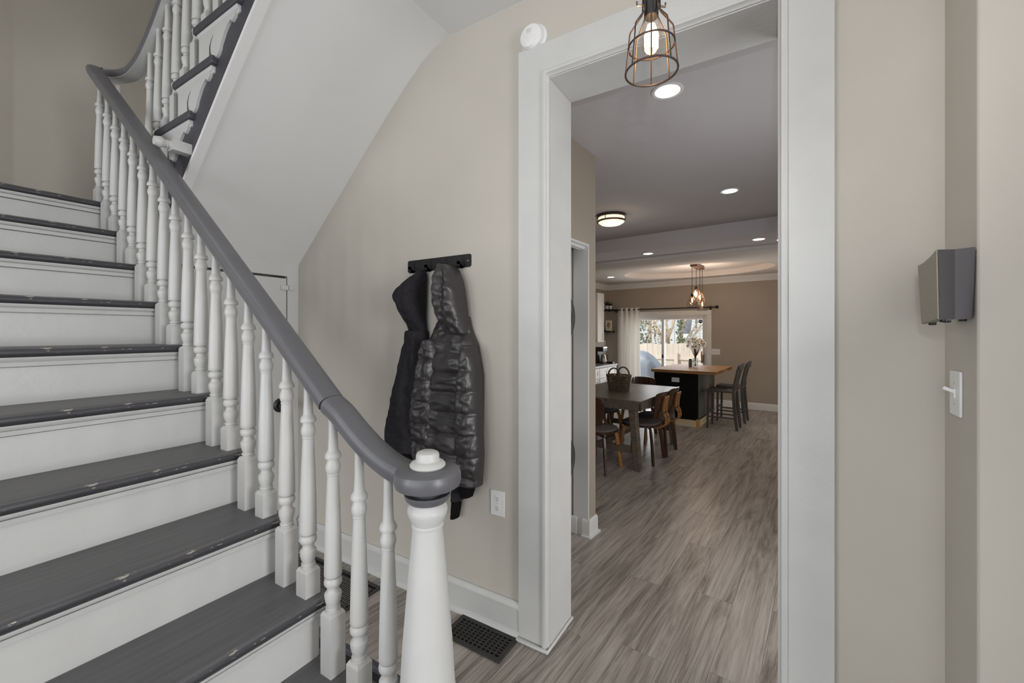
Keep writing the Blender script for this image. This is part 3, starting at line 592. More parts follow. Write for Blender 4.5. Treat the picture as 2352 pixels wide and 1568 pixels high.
garment('body', hb, YW-.012, lambda t: .085+.05*t, M['hoodie'], t, .022, 1, wr=.5)
garment('hem_band', hr, YW-.014, .115, M['rib'], t, .016, 1, wr=.4)
garment('sleeve', [(.95, -1.50, -1.40), (.83, -1.475, -1.385), (.70, -1.452, -1.377), (.60, -1.450, -1.396)], YW-.02, .055, M['hoodie'], t, .01, 8)
garment('cuff', [(.602, -1.449, -1.397), (.55, -1.450, -1.408), (.506, -1.452, -1.418)], YW-.024, .045, M['rib'], t, .006, 8)
at0(t, oh)
op = (-1.45, 1.70, 1.84)
t = thing('puffer_jacket', 'black quilted puffer jacket hanging by its hood from the third hook', 'jacket', op)
ph = [(1.86, -1.490, -1.456), (1.829, -1.509, -1.41), (1.775, -1.538, -1.383), (1.72, -1.53, -1.369), (1.645, -1.541, -1.356), (1.558, -1.519, -1.345), (1.484, -1.469, -1.337)]
pb = [(1.585, -1.545, -1.352), (1.526, -1.578, -1.338), (1.494, -1.597, -1.326), (1.43, -1.63, -1.292), (1.343, -1.649, -1.273), (1.278, -1.664, -1.26), (1.17, -1.68, -1.26), (1.061, -1.685, -1.262), (0.952, -1.685, -1.262), (0.854, -1.69, -1.265), (0.767, -1.68, -1.272), (0.700, -1.646, -1.292)]
sl_ = [(1.461, -1.608, -1.535), (1.406, -1.632, -1.520), (1.293, -1.664, -1.519), (1.158, -1.689, -1.533), (1.045, -1.700, -1.540), (0.932, -1.705, -1.544), (0.808, -1.708, -1.548), (0.742, -1.692, -1.550)]
sr_ = [(1.432, -1.345, -1.288), (1.37, -1.350, -1.264), (1.286, -1.360, -1.254), (1.182, -1.378, -1.246), (1.078, -1.386, -1.241), (0.973, -1.388, -1.235), (0.88, -1.385, -1.231), (0.797, -1.379, -1.237), (0.718, -1.375, -1.244)]
garment('hood', ph, YW-.03, lambda t: .045+.085*math.sin(PI*min(1, .15+t*.8)), M['puffer'], t, .02, 4, .0)
garment('body', pb, YW-.012, lambda t: .06+.055*min(1, t*3), M['puffer'], t, .016, 2, .105)
garment('sleeve', sl_, YW-.04, lambda t: .07+.04*math.sin(PI*min(1, .2+t*.6)), M['puffer'], t, .012, 5, .115)
garment('sleeve', sr_, YW-.05, lambda t: .06+.05*math.sin(PI*min(1, .25+t*.6)), M['puffer'], t, .012, 6, .11)
garment('cuff', [(0.722, -1.372, -1.280), (0.69, -1.375, -1.290), (0.652, -1.360, -1.304)], YW-.055, .055, M['rib'], t, .005, 6)
at0(t, op)
# ------------------------------------------------------------------ wall outlet
def duplex(par, w=.0425, h=.064):
    bm = B(); box(bm, -w, w, -.006, 0, -h, h); obj('cover_plate', bm, M['plastic'], par, bev=.004)
    for s in (-1, 1):
        bm = B(); prism(bm, [(.017*math.cos(2*PI*i/20), s*.0235+max(-.0155, min(.0155, .0195*math.sin(2*PI*i/20)))) for i in range(20)], -.0075, -.005, 'y'); r_ = obj('receptacle', bm, M['plastic'], par)
        bm = B()
        for dx, hh in ((-.006, .0045), (.006, .0035)): box(bm, dx-.0009, dx+.0009, -.0082, -.0074, s*.0235+.001-hh+.002, s*.0235+hh+.003)
        lathe(bm, [(.0026, 0), (.0026, .0008)], 10, (0, -.0082, s*.0235-.0075), mtx=Matrix.Rotation(-PI/2, 4, 'X')); obj('slots', bm, M['slot'], r_)['kind'] = 'stuff'
    bm = B(); lathe(bm, [(.003, 0), (.0025, .0012)], 10, (0, -.006, 0), mtx=Matrix.Rotation(PI/2, 4, 'X')); obj('screw', bm, M['mark'], par)
t = thing('wall_outlet', 'white duplex outlet low on the wall right of the coats', 'outlet', (-1.1845, YW, .627)); duplex(t)
# ------------------------------------------------------------------ smoke detector
t = thing('smoke_detector', 'round white smoke alarm above the left corner of the door casing', 'smoke alarm', (-.978, YW, 2.915))
mr = Matrix.Rotation(PI/2, 4, 'X')
obj('base_ring', lathe(B(), [(.068, 0), (.068, .006), (.064, .009), (.05, .009)], 40, mtx=Matrix.Translation((.006, 0, -.002)) @ mr), M['plastic'], t)
dm = obj('dome', lathe(B(), [(.058, .008), (.060, .018), (.059, .028), (.054, .034), (.03, .038), (.002, .039)], 40, mtx=mr), M['plastic'], t)
bm = B()
for i in range(6): box(bm, -.014+.0045*i, -.0125+.0045*i, -.0395, -.036, -.036, -.012-.001*abs(i-3))
for i in range(3): box(bm, -.018, .008, -.0392, -.037, .014+.007*i, .016+.007*i)
obj('vent_slots', bm, M['mark'], dm)['kind'] = 'stuff'
bm = B(); lathe(bm, [(.030, .034), (.030, .0395), (.026, .041), (.002, .0415)], 28, mtx=Matrix.Translation((-.004, 0, -.024)) @ mr); obj('test_button', bm, M['plastic'], t)
# ------------------------------------------------------------------ pendant
px, py, pz = -.258, 1.092, 2.160
t = thing('pendant_lamp', 'bare bulb in a dark wire cage hanging before the doorway', 'lamp', (px, py, pz))
R0, R1 = .0635, .060
def ringpts(r, z, n=32): return [(r*math.cos(2*PI*i/n), r*math.sin(2*PI*i/n), z) for i in range(n)]
obj('cage_ring', tube(B(), ringpts(R0, 0), .0026, 8, True), M['wire'], t); obj('cage_ring', tube(B(), ringpts(R1-.004, .066), .0023, 8, True), M['wire'], t)
for i in range(8):
    a = 2*PI*(i+.3)/8; c, s = math.cos(a), math.sin(a)
    obj('cage_wire', tube(B(), [(R0*c, R0*s, 0), ((R1-.004)*c, (R1-.004)*s, .066), (.0525*c, .0525*s, .105), (.0505*c, .0505*s, .110), (.024*c, .024*s, .146), (.021*c, .021*s, .152), (.0205*c, .0205*s, .19)], .0021, 6), M['wire'], t)
sk = obj('socket', lathe(B(), [(.0165, .138), (.0175, .140), (.0175, .17), (.019, .172), (.019, .2), (.012, .215), (.006, .225)], 24), M['black'], t)
for a in (.6, .6+PI): obj('clamp_screw', tube(B(), [(.018*math.cos(a), .018*math.sin(a), .168), (.036*math.cos(a), .036*math.sin(a), .166), (.037*math.cos(a), .037*math.sin(a), .176)], .0028, 8), M['nickel'], sk)
bl = obj('bulb', lathe(B(), [(.004, .041), (.017, .045), (.025, .055), (.0285, .070), (.0272, .088), (.0220, .110), (.0165, .130), (.0145, .141)], 24), M['bulb'], t)
for i in range(5):
    a = 2*PI*i/5; c, s = math.cos(a), math.sin(a)
    obj('filament', tube(B(), [(.005*c, .005*s, .118), (.014*c, .014*s, .088), (.013*c, .013*s, .056)], .0045, 6), M['fil'], bl)
obj('cord', tube(B(), [(0, 0, .22), (.001, 0, .6), (0, 0, CE-pz-.02)], .0035, 8), M['blackplas'], t)
obj('ceiling_cup', lathe(B(), [(.006, CE-pz-.04), (.05, CE-pz-.02), (.06, CE-pz-.0005)], 28), M['black'], t)
lamp('pendant_bulb_lamp', 'POINT', (px, py, pz+.07), .5, (1, .6, .3), .02)
# ------------------------------------------------------------------ floor registers
def grille(par, w, d, nx, ny, hole, m, bar=.006):
    bm = B(); fr = hole
    box(bm, -w, w, -d, -d+fr, 0, .007); box(bm, -w, w, d-fr, d, 0, .007); box(bm, -w, -w+fr, -d+fr, d-fr, 0, .007); box(bm, w-fr, w, -d+fr, d-fr, 0, .007); obj('frame', bm, m, par, bev=.002)
    W, Dp = w-fr, d-fr; bm = B()
    for i in range(1, nx): x = -W+2*W*i/nx; box(bm, x-bar/2, x+bar/2, -Dp, Dp, .001, .006)
    for i in range(1, ny): y = -Dp+2*Dp*i/ny; box(bm, -W, W, y-bar/2, y+bar/2, .0012, .0055)
    obj('lattice', bm, m, par)['kind'] = 'stuff'
    bm = B(); box(bm, -W, W, -Dp, Dp, -.0005, .0006); obj('duct_shadow', bm, M['dark'], par)
t = thing('floor_register', 'black iron floor register with square holes beside the door casing', 'vent', (-1.215, 1.668, .001)); grille(t, .172, .088, 12, 7, .024, M['blackiron'], .0085)
t = thing('floor_grille', 'large black return-air grille in the floor behind the balusters', 'vent', (-2.32, 1.565, .001))
bm = B(); w_, d_ = .385, .125
box(bm, -w_, w_, -d_, -d_+.02, 0, .008); box(bm, -w_, w_, d_-.02, d_, 0, .008); box(bm, -w_, -w_+.02, -d_+.02, d_-.02, 0, .008); box(bm, w_-.02, w_, -d_+.02, d_-.02, 0, .008); obj('frame', bm, M['blackiron'], t, bev=.002)
for i in range(1, 9):
    y = -.105+.21*i/9; bm = B(); box(bm, -.365, .365, y-.0025, y+.0025, .001, .007); obj('bar', bm, M['blackiron'], t)
bm = B()
for i in range(8):
    for q in range(44):
        x = -.36+.72*q/44; y = -.105+.21*(i+.5)/9; box(bm, x-.0016, x+.0016, y-.0105, y+.0105, .001, .0066)
obj('cross_fins', bm, mat('pale_grille_metal', (128, 122, 114), .5), t)['kind'] = 'stuff'  # fins a paler grey than the frame and bars
bm = B(); box(bm, -.366, .366, -.106, .106, -.0005, .0006); obj('duct_shadow', bm, M['dark'], t)
# ------------------------------------------------------------------ speaker and switch on the return wall
t = thing('speaker', 'angular grey loudspeaker mounted in the corner above the light switch', 'speaker', (.40, 1.56, 1.53))
so = Vector((.40, 1.56, 1.53))
pl_t = {'A': (.447, 1.548, 1.719), 'B': (.397, 1.500, 1.710), 'C': (.347, 1.420, 1.701), 'D': (.347, 1.572, 1.682), 'E': (.449, 1.72, 1.72)}
pl_b = {'A': (.447, 1.562, 1.536), 'B': (.399, 1.508, 1.532), 'C': (.351, 1.425, 1.532), 'D': (.353, 1.566, 1.522), 'E': (.449, 1.70, 1.54)}
def quadface(a, b, m, name, thick=.004, cut=5, bulge=0):
    bm = B(); A0, B0, A1, B1 = [Vector(v)-so for v in (pl_b[a], pl_b[b], pl_t[a], pl_t[b])]; R = []
    nrm = (B0-A0).cross(A1-A0).normalized()
    for side in (0, 1):
        g = []
        for i in range(cut+1):
            u = i/cut; row = []
            for j in range(cut+1):
                v = j/cut; p = (A0*(1-u)+B0*u)*(1-v)+(A1*(1-u)+B1*u)*v; p = p-Vector((0, 0, bulge*math.sin(PI*u)*v))
                row.append(bm.verts.new(p+nrm*(thick*(side-.5))))
            g.append(row)
        R.append(g)
    for g in R:
        for i in range(cut):
            for j in range(cut): bm.faces.new((g[i][j], g[i+1][j], g[i+1][j+1], g[i][j+1]))
    for i in range(cut):
        for (p, q) in (((i, 0), (i+1, 0)), ((i, cut), (i+1, cut)), ((0, i), (0, i+1)), ((cut, i), (cut, i+1))):
            bm.faces.new((R[0][p[0]][p[1]], R[0][q[0]][q[1]], R[1][q[0]][q[1]], R[1][p[0]][p[1]]))
    return obj(name, bm, m, t)
ks = 'ABCDE'
bm = B(); vt = [bm.verts.new(Vector(pl_t[k])*1.0-so+Vector((.0, .0, -.003))) for k in ks]; vb = [bm.verts.new(Vector(pl_b[k])-so+Vector((0, 0, .003))) for k in ks]
bm.faces.new(vt); bm.faces.new(vb[::-1])
for i in range(5): bm.faces.new((vt[i], vt[(i+1) % 5], vb[(i+1) % 5], vb[i]))
obj('cabinet', bm, M['spk2'], t)
quadface('A', 'B', M['spk'], 'side_panel'); quadface('B', 'C', M['spk2'], 'side_panel'); quadface('C', 'D', M['spkgrille'], 'front_grille', bulge=.006)
bm = B(); vb = [bm.verts.new(Vector(pl_b[k])-so-Vector((0, 0, .001))) for k in ks]; vb2 = [bm.verts.new(Vector(pl_b[k])-so+Vector((0, 0, .002))) for k in ks]
bm.faces.new(vb); bm.faces.new(vb2)
for i in range(5): bm.faces.new((vb[i], vb[(i+1) % 5], vb2[(i+1) % 5], vb2[i]))
obj('bottom_plate', bm, M['spkgrille'], t)
for x, y, zz in ((.368, 1.545, 1.524), (.366, 1.45, 1.530), (.392, 1.53, 1.53), (.432, 1.57, 1.534)):
    bm = B(); lathe(bm, [(.007, -.006), (.008, -.004), (.008, .002)], 14, Vector((x, y, zz))-so); obj('rubber_foot', bm, M['blackplas'], t)
bm = B(); box(bm, .440, .4525, 1.60, 1.66, 1.58, 1.68)
for v in bm.verts: v.co -= so
obj('wall_mount', bm, M['black'], t)
t = thing('light_switch', 'white toggle switch plate on the narrow return wall below the speaker', 'light switch', (.453, 1.681, 1.325))
bm = B(); box(bm, -.007, 0, -.040, .040, -.064, .064); obj('cover_plate', bm, M['plastic'], t, bev=.005)
bm = B(); box(bm, -.010, -.006, -.006, .006, -.013, .013); tg = obj('toggle_collar', bm, M['plastic'], t)
bm = B(); box(bm, -.027, 0, -.0048, .0048, -.005, .005, Matrix.Translation((-.006, 0, .004)) @ Matrix.Rotation(math.radians(24), 4, 'Y')); obj('toggle', bm, M['plastic'], tg, bev=.002)
for z in (.03, -.03): bm = B(); lathe(bm, [(.0032, 0), (.0026, .0014)], 10, mtx=Matrix.Translation((-.007, 0, z)) @ Matrix.Rotation(-PI/2, 4, 'Y')); obj('screw', bm, M['mark'], t)

# ================================================================== REAR ROOM LIGHT FITTINGS
for i, (x, y, z, r, txt, e) in enumerate(CANS):
    t = thingD('recessed_light', 'recessed round downlight '+txt, 'ceiling light', (x, y, z), 0, 'recessed downlights in the rear ceilings')
    obj('trim_ring', lathe(B(), [(r, 0), (r, -.004), (r*.93, -.007), (r*.78, -.005), (r*.78, 0)], 32, cap=False), M['rearwhite'], t)
    obj('lens', lathe(B(), [(r*.78, -.001), (r*.78, -.003)], 32), M['led'], t)
t = thingD('flush_ceiling_light', 'round flush drum lamp with dark double bands on the dining ceiling', 'ceiling light', (-1.949, 4.472, ZC))
obj('ceiling_pan', lathe(B(), [(.155, -.0005), (.160, -.004), (.160, -.026), (.152, -.03)], 40), M['wire'], t)
obj('diffuser', lathe(B(), [(.145, -.028), (.147, -.06), (.140, -.085), (.11, -.104), (.05, -.113), (.002, -.115)], 40), M['frostw'], t)
obj('band', lathe(B(), [(.156, -.066), (.160, -.066), (.160, -.082), (.150, -.084), (.150, -.078)], 40, cap=False), M['wire'], t)
for a in (.5, 2.6, 4.7): obj('band_post', tube(B(), [(.157*math.cos(a), .157*math.sin(a), -.02), (.157*math.cos(a), .157*math.sin(a), -.084)], .004, 6), M['wire'], t)
# chandelier
CX_, CY_ = -1.85, 8.0
t = thingD('pendant_cluster', 'four amber bulbs in wire cages on cords from a brown wood canopy', 'lamp', (CX_, CY_, ZK+.10))
bm = B(); box(bm, -.06, .06, -.27, .27, -.06, -.0005); obj('canopy', bm, M['canopy'], t, bev=.004)
for dx, dy, zz in ((-.02, .0, 2.195), (.02, .1, 2.125), (-.047, -.17, 2.06), (.04, .19, 2.01)):
    z = zz-(ZK+.10)
    c_ = obj('cord', tube(B(), [(dx, dy, -.05), (dx, dy, z+.10)], .0045, 6), M['black'], t)
    sk = obj('socket', lathe(B(), [(.010, .12), (.022, .115), (.022, .06), (.018, .055)], 14, (dx, dy, z)), M['black'], t)
    obj('bulb', lathe(B(), [(.003, -.075), (.022, -.068), (.038, -.045), (.042, -.02), (.036, .015), (.022, .05), (.018, .058)], 16, (dx, dy, z)), M['bulbamber'], t)
    obj('filament', lathe(B(), [(.004, -.04), (.012, -.035), (.012, .025), (.005, .03)], 10, (dx, dy, z)), M['filk'], t)
    bm = B()
    for i in range(10):
        a = 2*PI*i/10; c, s = math.cos(a), math.sin(a)
        tube(bm, [(dx+.02*c, dy+.02*s, z+.09), (dx+.055*c, dy+.055*s, z+.03), (dx+.078*c, dy+.078*s, z-.05), (dx+.082*c, dy+.082*s, z-.12)], .0022, 5)
    for r, q in ((.082, -.12), (.080, -.08)): tube(bm, [(dx+r*math.cos(2*PI*i/24), dy+r*math.sin(2*PI*i/24), z+q) for i in range(24)], .0022, 5, True)
    obj('wire_cage', bm, M['wire'], t)['kind'] = 'stuff'
lamp('pendant_cluster_lamp', 'POINT', D(CX_, CY_, 2.16), 24, (1, .79, .62), .1)
# curtain rod, curtain
t = thingD('curtain_rod', 'black curtain rod with ball finials above the glass door', 'curtain rod', (-2.88, 9.20, 2.0))
obj('rod', tube(B(), [(-1.17, 0, 0), (1.10, 0, 0)], .0125, 10), M['black'], t)
for x in (-1.18, 1.12): obj('finial', ball(B(), (x, 0, 0), .033, 14, (1, 1, 1)), M['black'], t)
for x in (-1.05, .98):
    bm = B(); box(bm, x-.012, x+.012, -.014, .11, -.02, -.010); box(bm, x-.018, x+.018, .1, .109, -.05, .03); obj('bracket', bm, M['black'], t)
t = thingD('curtain', 'white grommet curtain drawn to the left of the sliding door', 'curtain', (-3.58, 9.20, .02))
nf = 60; rings = []
for side in (0, 1):
    pass
bm = B(); cols = []
for i in range(nf+1):
    u = i/nf; x0 = -.25+.5*u
    row = []
    for j in range(13):
        v = j/12; sp = 1+.10*(1-v); y = (.032+.022*(1-v))*math.sin(u*2*PI*4.5)+.008*math.sin(u*23+v*3)
        row.append((x0*sp+.012*math.sin(u*2*PI*4.5+1.4), y, 2.025*v))
    cols.append(row)
fr = [[bm.verts.new((p[0], p[1]-.0015, p[2])) for p in c] for c in cols]; bk = [[bm.verts.new((p[0], p[1]+.0015, p[2])) for p in c] for c in cols]
for g in (fr, bk):
    for i in range(nf):
        for j in range(12): bm.faces.new((g[i][j], g[i+1][j], g[i+1][j+1], g[i][j+1]))
for i in range(nf):
    for j in (0, 12): bm.faces.new((fr[i][j], fr[i+1][j], bk[i+1][j], bk[i][j]))
for j in range(12):
    for i in (0, nf): bm.faces.new((fr[i][j], fr[i][j+1], bk[i][j+1], bk[i][j]))
obj('cloth', bm, M['curtain'], t, ang=80)
for i in range(7):
    u = (i+.5)/9*1.0+.03; bm = B(); x = -.25+.5*u*1.2
    if x < .24: tube(bm, [(x, .022*math.cos(a), 1.98+.022*math.sin(a)) for a in [2*PI*q/16 for q in range(16)]], .004, 6, True); obj('grommet', bm, M['black'], t)
t = thingD('switch_plate', 'white three-gang switch plate right of the glass door', 'light switch', (-1.805, YF, 1.095))
bm = B(); box(bm, -.083, .083, -.006, 0, -.058, .058); obj('cover_plate', bm, M['plastic'], t, bev=.003)
for x in (-.046, 0, .046): bm = B(); box(bm, x-.006, x+.006, -.014, -.005, -.010, .010); obj('toggle', bm, M['mark'], t)

# ================================================================== KITCHEN ISLAND AND STOOLS
t = thingD('kitchen_island', 'black kitchen island with butcher-block top and raw wood base', 'kitchen island', (-1.84, 7.62, 0))
ix0, ix1, iy0, iy1 = -.46, .225, -.60, .60
bm = B(); box(bm, ix0, ix1, iy0, iy1, .0, .842); obj('body', bm, M['blackpaint'], t, bev=.003)
bm = B(); box(bm, ix1, ix1+.006, iy0+.02, iy1-.02, .13, .838); obj('side_panel', bm, wood('dark_washed_panel', [(.3, (84, 80, 76)), (.7, (124, 119, 113))], 1, 'Z', .5, 14, False), t)
bm = B()
for i in range(9):
    a = -.49+(.985)*i/9; pass
tp = bpy.data.objects.new('tmp', None); bpy.data.objects.remove(tp)
for i in range(14):
    y0 = -.665+1.345*i/14; bm = B(); box(bm, -.49, .50, y0+.0004, y0+1.345/14-.0004, .842, .887); obj('block_stave', bm, M['butcher'], t, (0, 0, 0))
bm = B(); box(bm, ix0-.012, ix1+.0, iy0-.014, iy0, 0, .105); obj('base_board', bm, M['pine'], t)
bm = B(); box(bm, ix1, ix1+.014, iy0, iy1, 0, .105); obj('base_board', bm, M['pine'], t)
bm = B(); box(bm, ix1-.022, ix1+.02, iy0-.020, iy0+.022, 0, .125); obj('corner_block', bm, M['blockwood'], t)
bm = B(); box(bm, -.175, -.055, iy0-.008, iy0, .690, .762); op_ = obj('outlet_plate', bm, M['plastic'], t, bev=.003)
bm = B()
for x in (-.135, -.095): box(bm, x-.012, x+.012, iy0-.0095, iy0-.007, .715, .738)
obj('outlet_faces', bm, M['plastic'], op_)['kind'] = 'stuff'
def stool(loc, rz, label):
    t = thingD('bar_stool', label, 'stool', loc, rz, 'bar stools at the island')
    # faces -x ; seat centre at origin
    SH = .605; leg = .019
    bm = B(); rings = []
    for i, zz in enumerate((SH-.036, SH-.028, SH-.006, SH)):
        ins = (.012, 0, 0, .010)[i]; rings.append([Vector((x, y, zz-(.007 if (i == 3 and abs(q) < .5) else 0))) for x, y, q in [(( .20-ins)*sx_, (.205-ins)*sy_*(1.0 if sx_ < 0 else .93), 1) for sx_, sy_ in ((-1, -1), (1, -1), (1, 1), (-1, 1))]])
    loft(bm, rings); obj('seat', bm, M['stool'], t, bev=.012)
    for sy_ in (-1, 1):
        bm = B(); prism(bm, [(-.192, 0), (-.165, 0), (-.150, SH-.03), (-.188, SH-.03)], sy_*.168-leg, sy_*.168+leg, 'y'); obj('leg', bm, M['stool'], t, bev=.003)
        bm = B(); prism(bm, [(.215, 0), (.250, 0), (.205, SH-.05), (.212, SH+.10), (.262, SH+.33), (.280, SH+.385), (.252, SH+.385), (.225, SH+.31), (.172, SH+.06), (.165, SH-.10), (.178, .28)], sy_*.158-leg, sy_*.158+leg, 'y'); obj('leg', bm, M['stool'], t, bev=.004)
        bm = B(); box(bm, -.16, .19, sy_*.163-.010, sy_*.163+.010, .17, .19); obj('stretcher', bm, M['stool'], t)
    for x, z in ((-.172, .24), (.20, .20)): bm = B(); box(bm, x-.010, x+.010, -.16, .16, z-.011, z+.011); obj('stretcher', bm, M['stool'], t)
    for x, y0, y1, zz in ((-.16, -.155, .155, SH-.085),): bm = B(); box(bm, x-.01, x+.01, y0, y1, zz, zz+.05); obj('apron', bm, M['stool'], t)
    # curved crest rail
    bm = B(); rings = []
    for i in range(13):
        y = -.205+.41*i/12; c = math.cos((i/12-.5)*PI); xb = .262+.022*c; hh = .030+.028*c; zc = SH+.365+.006*c
        rings.append([Vector((xb-.011, y, zc-hh)), Vector((xb+.011, y, zc-hh)), Vector((xb+.020, y, zc+hh*.8)), Vector((xb-.002, y, zc+hh*.8))])
    loft(bm, rings); obj('crest_rail', bm, M['stool'], t, bev=.006)
    for y, w_ in ((-.07, .018), (0, .034), (.07, .018)):
        bm = B(); prism(bm, [(-w_*.6, SH-.01), (w_*.6, SH-.01), (w_*1.1, SH+.13), (w_*.55, SH+.22), (w_, SH+.33), (-w_, SH+.33), (-w_*.55, SH+.22), (-w_*1.1, SH+.13)], -.007, .007, 'x')
        for v in bm.verts:
            zt = (v.co.z-SH)/.33; v.co.x += .19+.075*max(0, zt); v.co.y += y
        obj('back_splat', bm, M['stool'], t)
    return t
s1 = stool((-1.315, 7.27, 0), 0, 'nearer weathered grey bar stool with slatted back at the island')
s2_ = copy_tree(s1, None, D(-1.30, 7.93, 0), -T, 'farther weathered grey bar stool, partly behind the nearer one')
# vase with flowers
t = thingD('vase', 'clear glass vase standing on the butcher-block island', 'vase', (-1.815, 7.70, .887))
obj('glass_wall', lathe(B(), [(.040, 0), (.042, .003), (.044, .16), (.042, .162), (.039, .16), (.037, .012), (.002, .01)], 20), M['vase'], t)
t = thingD('flower_bouquet', 'bunch of cream daisies on brown stems in the glass vase', 'flowers', (-1.815, 7.70, .90))
rnd = random.Random(5)
for i in range(30):
    a = rnd.uniform(0, 2*PI); r = .15*math.sqrt(rnd.random()); hx, hy = r*math.cos(a), r*math.sin(a); hz = .40+.10*rnd.random()-(r*r)*3
    if i % 2 == 0: obj('stem', tube(B(), [(hx*-.08, hy*-.08, .006), (hx*.1, hy*.1, .17), (hx*.45, hy*.45, .28), (hx, hy, hz)], .003, 5), M['stem'], t)
    else: obj('stem', tube(B(), [(hx*-.08, hy*-.08, .006), (hx*.12, hy*.12, .18), (hx*.6, hy*.55, .30), (hx, hy, hz)], .0025, 5), M['stem'], t)
    bm = B(); tilt = Matrix.Translation((hx, hy, hz)) @ Matrix.Rotation(rnd.uniform(.6, 1.4), 4, 'X') @ Matrix.Rotation(rnd.uniform(-.6, .6), 4, 'Y')
    for q in range(9):
        b_ = 2*PI*q/9; c, s = math.cos(b_), math.sin(b_); pp = [(.004, -.003), (.020, -.0125), (.036, -.010), (.041, 0), (.036, .010), (.020, .0125), (.004, .003)]
        vs = [bm.verts.new(tilt @ Vector((u*c-v*s, u*s+v*c, .006*math.sin(u*80)))) for u, v in pp]; bm.faces.new(vs)
    bl_ = obj('bloom', bm, M['petal'], t, flat=True); bm = B(); ball(bm, (0, 0, .005), .010, 8)
    for v in bm.verts: v.co = tilt @ v.co
    obj('flower_centre', bm, M['seed'], bl_)
t = thingD('pepper_jar', 'small dark jar on the island left of the vase', 'jar', (-1.905, 7.74, .887))
obj('jar_body', lathe(B(), [(.026, 0), (.028, .004), (.028, .11), (.024, .118), (.020, .12)], 16), M['brick'], t); obj('lid', lathe(B(), [(.024, .12), (.025, .135), (.02, .14)], 16), M['black'], t)

# ================================================================== DINING TABLE AND CHAIRS
t = thingD('dining_table', 'grey-brown wooden trestle dining table under the basket', 'table', (-2.09, 5.11, 0))
tx0, tx1, ty0, ty1 = -.52, .515, -.735, .735
for i in range(6):
    a = tx0+(tx1-tx0)*i/6; bm = B(); box(bm, a+.0003, a+(tx1-tx0)/6-.0003, ty0, ty1, .736, .76); obj('top_board', bm, M['table'], t)
bm = B(); box(bm, tx0+.03, tx1-.006, ty0+.006, ty0+.03, .655, .736); box(bm, tx0+.03, tx1-.006, ty1-.03, ty1-.006, .655, .736); box(bm, tx0+.006, tx0+.03, ty0+.006, ty1-.006, .655, .736); box(bm, tx1-.03, tx1-.006, ty0+.006, ty1-.006, .655, .736); obj('apron', bm, M['table'], t)
for sy_ in (-1, 1):
    for sx_ in (-1, 1):
        bm = B(); prism(bm, [(sx_*.495, 0), (sx_*.425, 0), (sx_*.36, .66), (sx_*.445, .66)], sy_*.66-.04, sy_*.66+.04, 'y'); obj('leg', bm, M['table'], t, bev=.006)
    bm = B(); box(bm, -.42, .42, sy_*.66-.022, sy_*.66+.022, .18, .25); obj('stretcher', bm, M['table'], t)
bm = B(); box(bm, -.03, .03, -.64, .64, .19, .24); obj('center_beam', bm, M['table'], t)
def chair(loc, rz, label):
    t = thingD('dining_chair', label, 'chair', loc, rz, 'bentwood dining chairs')
    # faces +y, seat centre at origin
    bm = B(); n = 28
    def sp(s, z): return [Vector((.225*s*(abs(math.cos(a))**.75)*(1 if math.cos(a) > 0 else -1), .215*s*(abs(math.sin(a))**.75)*(1 if math.sin(a) > 0 else -1), z)) for a in [2*PI*i/n for i in range(n)]]
    loft(bm, [sp(.95, .415), sp(1, .42), sp(1, .432), sp(.97, .436)]); obj('seat', bm, M['walnut'], t)
    bm = B(); loft(bm, [sp(.93, .436), sp(.96, .446), sp(.93, .458), sp(.8, .463), sp(.4, .465)]); obj('cushion', bm, M['cushion'], t)
    # curved back shell
    bm = B(); g0, g1 = [], []
    for i in range(13):
        u = -1+2*i/12; r0, r1 = [], []
        for j in range(9):
            v = j/8; zz = .505+.315*v; wd = .19*(1-.28*(1-v)**2-.10*max(0, v-.8)*5*abs(u)**4); x = u*wd; zz -= .035*abs(u)**4*(v-.4)
            y = -.225-.05*v+.045*(u*u)
            r0.append(bm.verts.new((x, y-.006, zz))); r1.append(bm.verts.new((x, y+.006, zz)))
        g0.append(r0); g1.append(r1)
    for g in (g0, g1):
        for i in range(12):
            for j in range(8): bm.faces.new((g[i][j], g[i+1][j], g[i+1][j+1], g[i][j+1]))
    for i in range(12):
        for j in (0, 8): bm.faces.new((g0[i][j], g0[i+1][j], g1[i+1][j], g1[i][j]))
    for j in range(8):
        for i in (0, 12): bm.faces.new((g0[i][j], g0[i][j+1], g1[i][j+1], g1[i][j]))
    obj('backrest', bm, M['walnut'], t)
    for sx_ in (-1, 1):
        x = sx_*.045
        obj('back_support', sweep(B(), smooth_path([(x, .02, .405), (x, -.13, .403), (x, -.225, .412), (x, -.290, .455), (x, -.298, .52), (x, -.272, .59), (x, -.278, .68), (x, -.296, .765)], 5), [(-.016, -.008), (.016, -.008), (.016, .008), (-.016, .008)], True, (0, 0, 1) if False else (.001, .3, 1)), M['honey'], t)
        for sy_ in (-1, 1):
            obj('leg', sweep(B(), smooth_path([(sx_*.05, sy_*.09, .404), (sx_*.13, sy_*.14, .402), (sx_*.158, sy_*.158, .37), (sx_*.172, sy_*.176, .25), (sx_*.195, sy_*.20, 0)], 5), [(-.019, -.010), (.019, -.010), (.019, .010), (-.019, .010)], True, (-sy_*.6, sx_*.6, .2)), M['honey'] if sy_ > 0 else M['walnut'], t)
    return t
CH = [(-1.745, 4.88, PI/2, 'bentwood walnut chair on the right table side, nearer one'), (-1.735, 5.33, PI/2, 'bentwood walnut chair on the right table side, farther one'),
      (-2.03, 4.27, 0, 'bentwood walnut chair at the near table end, cut by the wall corner'), (-2.21, 6.02, PI, 'bentwood chair at the far table end, only its back showing'),
      (-2.46, 4.92, -PI/2, 'bentwood chair on the left table side seen between the legs, nearer one'), (-2.47, 5.40, -PI/2, 'bentwood chair on the left table side seen between the legs, farther one')]
